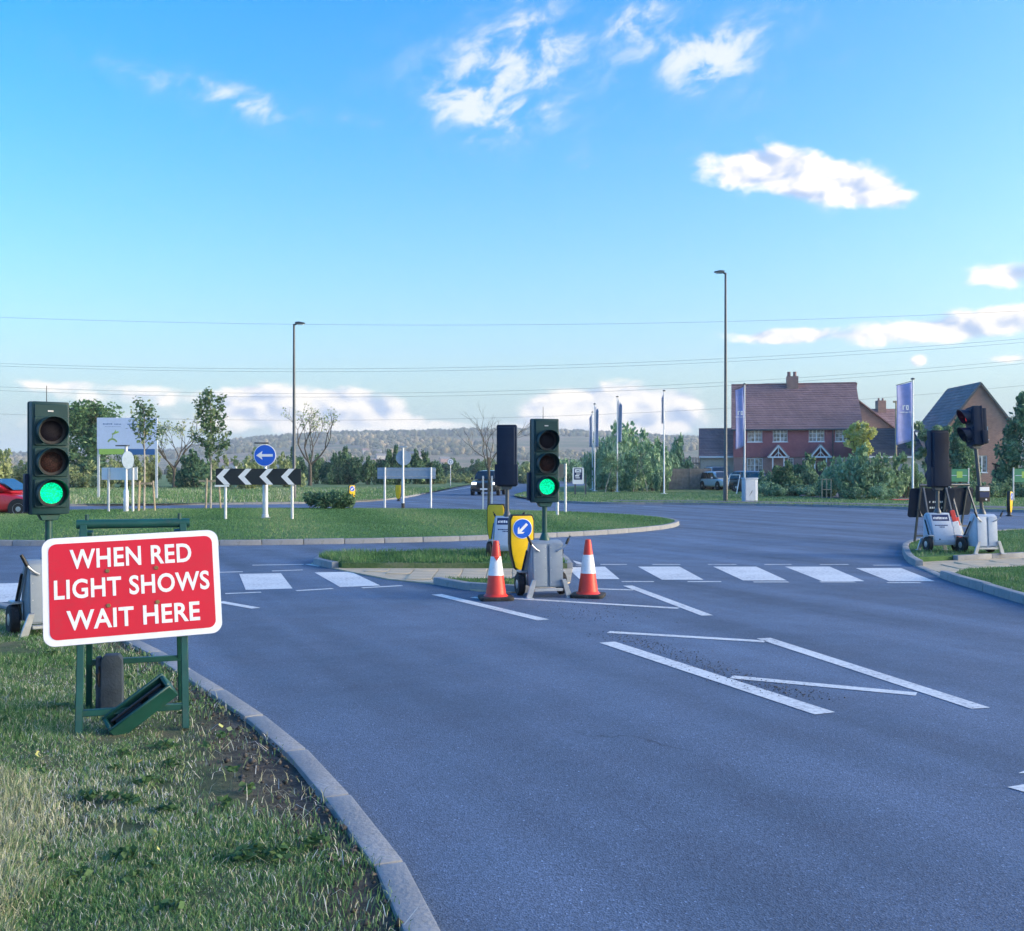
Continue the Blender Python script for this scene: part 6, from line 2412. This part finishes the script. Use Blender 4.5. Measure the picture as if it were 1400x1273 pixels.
# clipped bush on the roundabout
g = D(450, 42)
t = thing('clipped_bush', 'low clipped dark bush on the roundabout lawn', 'bush', (g.x, g.y, .13), 0)
rng = np.random.default_rng(3)
C = [(rng.uniform(-.95, .95), rng.uniform(-.5, .5), rng.uniform(.16, .56)) for _ in range(26)]
link('foliage', leaf_cloud('clipped_foliage', C, [.24] * len(C), 4200, .085, 3), LM_DARK, t)
mb = MB()
for k in range(6):
    branch_tree(mb, (-.8 + .32 * k, 0, 0), (.1, 0, 1), .25, .02, 2, rnd, (2, 2), .5, .7, .1, None, 2, 4)
mb.build('stem', M_BARK, t)


# ------------------------------------------------------------------ grass
def blades(name, x, y, z, h, w, tint, seed, lean=.5):
    rng = np.random.default_rng(seed)
    n = len(x)
    a = rng.uniform(0, 2 * np.pi, n)
    ca, sa = np.cos(a), np.sin(a)
    la = rng.uniform(0, 2 * np.pi, n)
    l1 = rng.uniform(.1, 1, n) * lean * h
    lx, ly = np.cos(la) * l1, np.sin(la) * l1
    base = np.stack([x, y, z - .01], 1)
    sd = np.stack([ca * w / 2, sa * w / 2, np.zeros(n)], 1)
    mid = base + np.stack([lx * .35, ly * .35, h * .6], 1)
    tip = base + np.stack([lx, ly, h * np.sqrt(np.clip(1 - (l1 / h) ** 2 * .6, .1, 1))], 1)
    V = np.stack([base - sd, base + sd, mid + sd * .75, mid - sd * .75, tip], 1).reshape(-1, 3)
    i = np.arange(n)[:, None] * 5
    F = np.concatenate([i + np.array([[0, 1, 2]]), i + np.array([[0, 2, 3]]), i + np.array([[3, 2, 4]])], 0)
    return fast_mesh(name, V, F, np.repeat(tint, 5))


GM = tint_mat('grass_blades', [(0.0496, 0.1226, 0.0428), (0.0902, 0.2084, 0.0674), (0.1578, 0.2941, 0.1104), (0.3381, 0.3431, 0.1993), (0.6200, 0.6127, 0.4595), (0.6200, 0.6200, 0.6200)], [0, .25, .5, .68, .85, 1.0])


def noise2(x, y, s, o=0.0):
    """two octaves of smooth value noise, about -1..1"""
    def one(X, Y):
        xi, yi = np.floor(X).astype(np.int64), np.floor(Y).astype(np.int64)
        fx, fy = X - xi, Y - yi
        fx, fy = fx * fx * (3 - 2 * fx), fy * fy * (3 - 2 * fy)

        def hsh(i, j):
            k = (i * 374761393 + j * 668265263) & 0x7fffffff
            k = ((k ^ (k >> 13)) * 1274126177) & 0x7fffffff
            return ((k ^ (k >> 16)) & 0xffff) / 32767.5 - 1
        a_, b_, c_, d_ = hsh(xi, yi), hsh(xi + 1, yi), hsh(xi, yi + 1), hsh(xi + 1, yi + 1)
        return (a_ * (1 - fx) + b_ * fx) * (1 - fy) + (c_ * (1 - fx) + d_ * fx) * fy
    X, Y = np.asarray(x) * s + o * 17.3, np.asarray(y) * s + o * 9.1
    return (one(X, Y) + .5 * one(X * 2.1 + 5, Y * 2.1)) / 1.25


rng = np.random.default_rng(21)
N_ = 420000
yy = 2.4 + 9.0 * rng.random(N_) ** 1.55
xx = yy * rng.uniform(-.56, -.02, N_) - .05
d_ = kerb_dist(xx, yy)
ok = d_ > .12
xx, yy, d_ = xx[ok], yy[ok], d_[ok]
n1 = noise2(xx, yy, .9, 3.0)
n2 = noise2(xx, yy, 3.2, 8.0)
soil = 1 / (1 + np.exp((d_ - .55 - .45 * n1 - .25 * n2) / .09))
soil *= np.clip((11.5 - yy) / 2, 0, 1)
bare_ = np.clip((n2 * .6 + n1 * .5 - .40) / .25, 0, 1)             # thin worn patches
keep = rng.random(len(xx)) > (soil * .96 + bare_ * .45)
xx, yy, d_, n1, n2, bare_ = xx[keep], yy[keep], d_[keep], n1[keep], n2[keep], bare_[keep]
dry = .9 / (1 + np.exp(-(-xx / yy - .474 + .03 * n2) / .010)) * (yy < 5.2)      # straw tussock at the left
z0 = NEAR_Z + .03 * np.clip(d_ / 3, 0, 1)
tint = np.clip(.40 + .18 * n1 + .15 * rng.normal(size=len(xx)) + .08 * bare_ + (rng.random(len(xx)) < .16) * .40, 0, 1)
tint = np.where(rng.random(len(xx)) < dry * .85, rng.uniform(.55, .84, len(xx)), tint)
h = rng.uniform(.018, .050, len(xx)) * (1 + .5 * n2) * (1 - .35 * bare_) + dry * rng.uniform(0, .09, len(xx))
w = .0026 + .0010 * yy / 3
tag(link('verge_grass', blades('verge_grass', xx, yy, z0, h, w, tint, 5, .95), GM), 'short patchy grass with dry straw on the near verge', 'grass', kind='stuff')
# loose straw and dead stalks on the bare soil strip
n = 2600
k = rng.integers(0, len(inner) - 1, n)
P0 = np.array([(p.x, p.y) for p in inner])
sx = P0[k, 0] - rng.uniform(.10, .75, n)
sy = P0[k, 1] - rng.uniform(-.1, .25, n)
m_ok = (sy > 2.5) & (sy < 10) & (kerb_dist(sx, sy) > .13)
sx, sy = sx[m_ok], sy[m_ok]
tag(link('dry_stalks', blades('dry_stalks', sx, sy, np.full(len(sx), NEAR_Z + .012), rng.uniform(.03, .09, len(sx)), np.full(len(sx), .004), rng.uniform(.55, 1.0, len(sx)), 6, 2.2), GM),
    'dead stalks and straw scattered on the soil along the kerb', 'straw', kind='stuff')

# clods and grit on the soil strip
n = 5200
k = rng.integers(0, len(inner) - 1, n)
sx = P0[k, 0] - np.abs(rng.normal(.10, .30, n)) - .06
sy = P0[k, 1] - rng.uniform(-.15, .25, n)
dd = kerb_dist(sx, sy)
m_ok = (sy > 2.3) & (sy < 10.5) & (dd > .15) & (dd < .95)
sx, sy = sx[m_ok], sy[m_ok]
V, F = [], []
for i in range(len(sx)):
    s = rng.uniform(.004, .012) if rng.random() < .85 else rng.uniform(.012, .026)
    an = rng.uniform(0, 6.28)
    rot = np.array([[math.cos(an), -math.sin(an), 0], [math.sin(an), math.cos(an), 0], [0, 0, 1]])
    V.append((bv * rng.uniform(.6, 1.3, bv.shape)) @ rot.T * s + np.array([sx[i], sy[i], NEAR_Z + s * .2]))
    F.append(bf + 5 * i)
M_CLOD = leaf_mat('soil_clods', [(.035, .030, .026), (.075, .065, .055), (.15, .135, .12)], 0.0, .95)
tag(link('soil_clods', fast_mesh('soil_clods', np.concatenate(V), np.concatenate(F)), M_CLOD), 'clods and grit on the bare soil along the near kerb', 'soil', kind='stuff')
# low broad-leaved weeds in the turf
C, Q = [], []
for i in range(90):
    y = 3.0 + 7 * rng.random() ** 1.3
    x = y * rng.uniform(-.5, -.1)
    if kerb_dist(np.array([x]), np.array([y]))[0] > .30:
        C.append((x, y, NEAR_Z + .035))
        r_ = rng.uniform(.03, .09)
        Q.append((r_, r_, .018))
LM_WEED = leaf_mat('weed_leaf', [(.035, .085, .03), (.065, .14, .05), (.11, .20, .075)], .25, .6, 3.0)
tag(link('verge_weeds', leaf_cloud('verge_weeds', C, Q, len(C) * 26, .026, 61, .4, 1.5), LM_WEED), 'low broad leaved weeds growing through the near verge', 'weeds', kind='stuff')

# roundabout lawn: mown blades over the part nearest the road
n = 130000
a = rng.uniform(0, 2 * np.pi, n)
r = np.sqrt(rng.random(n)) * .992
lx = RB[0] + (RB[2] - .12) * r * np.cos(a)
ly = RB[1] + (RB[3] - .12) * r * np.sin(a)
vis = (np.abs(lx) < ly * .52)
lx, ly = lx[vis], ly[vis]
lz = .11 + .07 * np.maximum(0, 1 - ((lx - RB[0]) / RB[2]) ** 2 - ((ly - RB[1]) / RB[3]) ** 2)
st = np.sin(lx * 1.35 + ly * .35) * .10                     # mower stripes: light off blades laid two ways, put into the tint
tag(link('roundabout_grass', blades('roundabout_grass', lx, ly, lz, rng.uniform(.03, .065, len(lx)), np.full(len(lx), .014), np.clip(.36 + 1.7 * st + .13 * rng.normal(size=len(lx)), 0, .62), 7, .9), GM),
    'mown grass covering the roundabout', 'grass', kind='stuff')


def in_many(poly, X, Y):
    c = np.zeros(len(X), bool)
    n = len(poly)
    for i in range(n):
        x1, y1 = poly[i][0], poly[i][1]
        x2, y2 = poly[(i + 1) % n][0], poly[(i + 1) % n][1]
        if y1 == y2:
            continue
        hit = ((y1 > Y) != (y2 > Y)) & (X < (x2 - x1) * (Y - y1) / (y2 - y1) + x1)
        c ^= hit
    return c


def bed_grass(name, label, poly, z, n, h0, h1, seed, base=.30):
    rng = np.random.default_rng(seed)
    xs = [p[0] for p in poly]
    ys = [p[1] for p in poly]
    X = rng.uniform(min(xs), max(xs), n)
    Y = rng.uniform(min(ys), max(ys), n)
    okk = in_many(poly, X, Y)
    X, Y = X[okk], Y[okk]
    nn = noise2(X, Y, 1.6, 2.0)
    tag(link(name, blades(name, X, Y, np.full(len(X), z), rng.uniform(h0, h1, len(X)) * (1 + .6 * nn), np.full(len(X), .009), np.clip(base + .2 * nn + .14 * rng.normal(size=len(X)), 0, .9), seed, .9), GM), label, 'grass', kind='stuff')


bed_grass('island_grass', 'weedy grass on the splitter island', FARBED, .10, 15000, .05, .13, 31)
bed_grass('island_tuft_grass', 'thin grass on the paved end of the splitter island', NEARBED, .08, 2500, .03, .08, 32, .4)
bed_grass('corner_grass', 'mown grass on the corner behind the signals', [(16.5, 28.6), (13.9, 27.5), (11.75, 25.9), (9.8, 24.0), (8.62, 22.1), (7.85, 20.2), (7.2, 18.35), (9.6, 19.55), (14, 21.05), (16, 22)], .10, 42000, .03, .08, 33, .32)
bed_grass('corner_front_grass', 'bright mown grass in front of the corner path', [(7.2, 16.1), (6.66, 15.4), (6.53, 14.0), (6.42, 12.5), (6.4, 11.0), (9, 11), (9.5, 16.5), (8.3, 16.5)], .10, 26000, .03, .07, 34, .36)
# rough grass on the far verges, in tussocks
n = 60000
fy_ = rng.uniform(49, 100, n)
fx_ = fy_ * rng.uniform(-.52, -.03, n)
okk = in_many(lvp + [(76, 700), (-400, 700), (-400, 30)], fx_, fy_)
fx_, fy_ = fx_[okk], fy_[okk]
nn = noise2(fx_, fy_, .35, 5.0)
tag(link('far_verge_grass', blades('far_verge_grass', fx_, fy_, np.full(len(fx_), .10), rng.uniform(.06, .20, len(fx_)) * (1 + .8 * nn), np.full(len(fx_), .03), np.clip(.42 + .25 * nn + .16 * rng.normal(size=len(fx_)), 0, 1), 8, .8), GM),
    'rough grass over the far left verge', 'grass', kind='stuff')
n = 45000
fy_ = rng.uniform(44, 80, n)
fx_ = fy_ * rng.uniform(.0, .52, n)
okk = in_many(rvp + [(400, 165), (400, 12)], fx_, fy_) & ~in_many(pv + pv2, fx_, fy_) & ~in_many([(18.5, 60), (25.5, 58.5), (30, 84.5), (20.5, 90.5), (18.5, 88)], fx_, fy_)
fx_, fy_ = fx_[okk], fy_[okk]
tag(link('estate_grass', blades('estate_grass', fx_, fy_, np.full(len(fx_), .10), rng.uniform(.04, .10, len(fx_)), np.full(len(fx_), .025), np.clip(.40 + .15 * rng.normal(size=len(fx_)), 0, 1), 9, .8), GM),
    'short grass on the estate verge under the flagpoles', 'grass', kind='stuff')
# a few fallen leaves on the verge
n = 40
lx = rng.uniform(-3.4, -1.0, n)
ly = rng.uniform(4.0, 9.0, n)
okk = kerb_dist(lx, ly) > .2
C = [(a, b, NEAR_Z + .045) for a, b in zip(lx[okk], ly[okk])]
tag(link('fallen_leaves', leaf_cloud('fallen_leaves', C, [.012] * len(C), len(C), .035, 4, .2, 1.3), LM_YEL), 'scattered yellow fallen leaves on the verge', 'leaves', kind='stuff')


# ------------------------------------------------------------------ distant hills
HP = [(-1600, 30), (-1100, 34), (-760, 46), (-690, 60), (-560, 71), (-450, 79), (-330, 86), (-200, 90), (0, 90), (120, 86), (250, 82), (390, 76), (700, 66), (1100, 52), (1700, 34)]


def hill_z(x, y):
    px_ = np.interp(x * 2300 / np.maximum(y, 1200), [p[0] for p in HP], [p[1] for p in HP])
    s = np.clip((y - 1050) / 1250, 0, 1)
    s = s * s * (3 - 2 * s) * .55 + s * .45
    back = np.clip((y - 2350) / 900, 0, 1)
    return px_ * s * (1 - .55 * back) + 2.5 * np.sin(x * .011 + y * .006) * s


gx_ = np.linspace(-2600, 2600, 140)
gy_ = np.linspace(1000, 3300, 80)
XX, YY = np.meshgrid(gx_, gy_)
ZZ = hill_z(XX, YY) - .2
idx = np.arange(XX.size).reshape(XX.shape)
F = np.stack([idx[:-1, :-1], idx[:-1, 1:], idx[1:, 1:], idx[1:, :-1]], -1).reshape(-1, 4)
me = fast_mesh('far_hill', np.stack([XX.ravel(), YY.ravel(), ZZ.ravel()], 1), F)
me.polygons.foreach_set('use_smooth', [True] * len(me.polygons))
M_HILL = ground_mat('hill_fields', [(.07, .09, .035), (.12, .13, .055), (.24, .17, .10), (.34, .24, .15)], .0045, .03, .2, .5, stretch=(1, 3.2, 8), pos=[.3, .45, .55, .75])  # warm olive and tan put the sunlight on the hill into its colour
tag(link('far_hill', me, M_HILL), kind='structure')

# woods on the hillside: one mass of rounded crowns
bm = bmesh.new()
bmesh.ops.create_icosphere(bm, subdivisions=1, radius=1.0)
bm.verts.ensure_lookup_table()
base = np.array([v.co[:] for v in bm.verts])
bfc = np.array([[v.index for v in f.verts] for f in bm.faces])
bm.free()
variants = []
for k in range(6):
    s = np.array([1 + .28 * mnoise.noise((p[0] * 1.8 + k * 9, p[1] * 1.8, p[2] * 1.8)) + .16 * mnoise.noise((p[0] * 5, p[1] * 5 + k * 7, p[2] * 5)) for p in base])
    variants.append(base * s[:, None])
rng = np.random.default_rng(55)
V, F, T = [], [], []
off = 0


def wood(n, y0, y1, thr, r0, r1, tb, seed, xr=.62):
    global off
    rng = np.random.default_rng(seed)
    cnt = 0
    tries = 0
    while cnt < n and tries < n * 14:
        tries += 1
        y = rng.uniform(y0, y1)
        x = y * rng.uniform(-xr, xr)
        q = mnoise.noise((x * .0042 + seed, y * .0030, seed * .37))
        if q < thr:
            continue
        r_ = rng.uniform(r0, r1)
        z = float(hill_z(np.array([x]), np.array([y]))[0])
        an = rng.uniform(0, 6.28)
        v = variants[rng.integers(6)]
        ca, sa = math.cos(an), math.sin(an)
        P_ = np.stack([v[:, 0] * ca - v[:, 1] * sa, v[:, 0] * sa + v[:, 1] * ca, v[:, 2] * rng.uniform(.9, 1.5)], 1) * r_ + np.array([x, y, z + r_ * .55])
        V.append(P_)
        F.append(bfc + off)
        T.append(np.full(len(P_), np.clip(tb + .22 * rng.normal() + .35 * mnoise.noise((x * .003, y * .004, 9)), 0, 1)))
        off += len(P_)
        cnt += 1


wood(4200, 2020, 2420, -.50, 3.5, 7.5, .20, 3)      # wooded ridge
wood(3600, 1500, 2080, .00, 3.0, 6.0, .52, 5)       # woods on the slope
wood(1800, 1060, 1560, .10, 2.2, 4.5, .60, 8)       # hedgerows and copses below
wood(700, 620, 1060, .14, 1.8, 3.4, .45, 11)
WM = tint_mat('far_woods', [(.022, .046, .040), (.045, .075, .045), (.12, .125, .065), (.24, .19, .10), (.36, .27, .15)], [0, .25, .5, .75, 1], .9, 0.0)  # autumn tones, with the hill's sunlight mixed into the warm end
me = fast_mesh('far_woods', np.concatenate(V), np.concatenate(F), np.concatenate(T))
tag(link('far_woods', me, WM), 'autumn woods covering the distant hillside', 'woods', kind='stuff')

# small houses of the village below the hill
rnd = random.Random(4)
for k in range(26):
    y = rnd.uniform(1080, 1500)
    u = rnd.choice((rnd.uniform(495, 575), rnd.uniform(300, 400), rnd.uniform(495, 620)))
    x = (u - 700) / FPX * y
    z = float(hill_z(np.array([x]), np.array([y]))[0])
    t = thing('village_house', 'tiny pale village house below the wooded hill', 'house', (x, y, z - .3), rnd.uniform(-.6, .6), 'village houses below the hill')
    w, dp, h = rnd.uniform(8, 15), 7, rnd.uniform(4.5, 6.5)
    MB().box(-w / 2, w / 2, -dp / 2, dp / 2, 0, h).build('wall', M_CREAM if k % 3 else M_BRICK, t)
    MB().prism([(-dp / 2 - .4, h), (dp / 2 + .4, h), (0, h + 3)], -w / 2 - .3, w / 2 + .3, 'x').build('roof', M_ROOFR if k % 2 else M_ROOFG, t)

# ------------------------------------------------------------------ haze over the valley
m = bpy.data.materials.new('haze')
m.use_nodes = True
nt = m.node_tree
nt.nodes.clear()
out = nt.nodes.new('ShaderNodeOutputMaterial')
pvn = nt.nodes.new('ShaderNodeVolumePrincipled')
pvn.inputs['Color'].default_value = (.86, .93, 1.0, 1)
pvn.inputs['Density'].default_value = HAZE
pvn.inputs['Anisotropy'].default_value = 0.0
nt.links.new(pvn.outputs[0], out.inputs['Volume'])
if HAZE > 0:
    tag(MB().box(-4300, 4300, -900, 4000, -1.5, 125).build('haze', m), 'thin blue air over the valley', 'haze', kind='stuff')
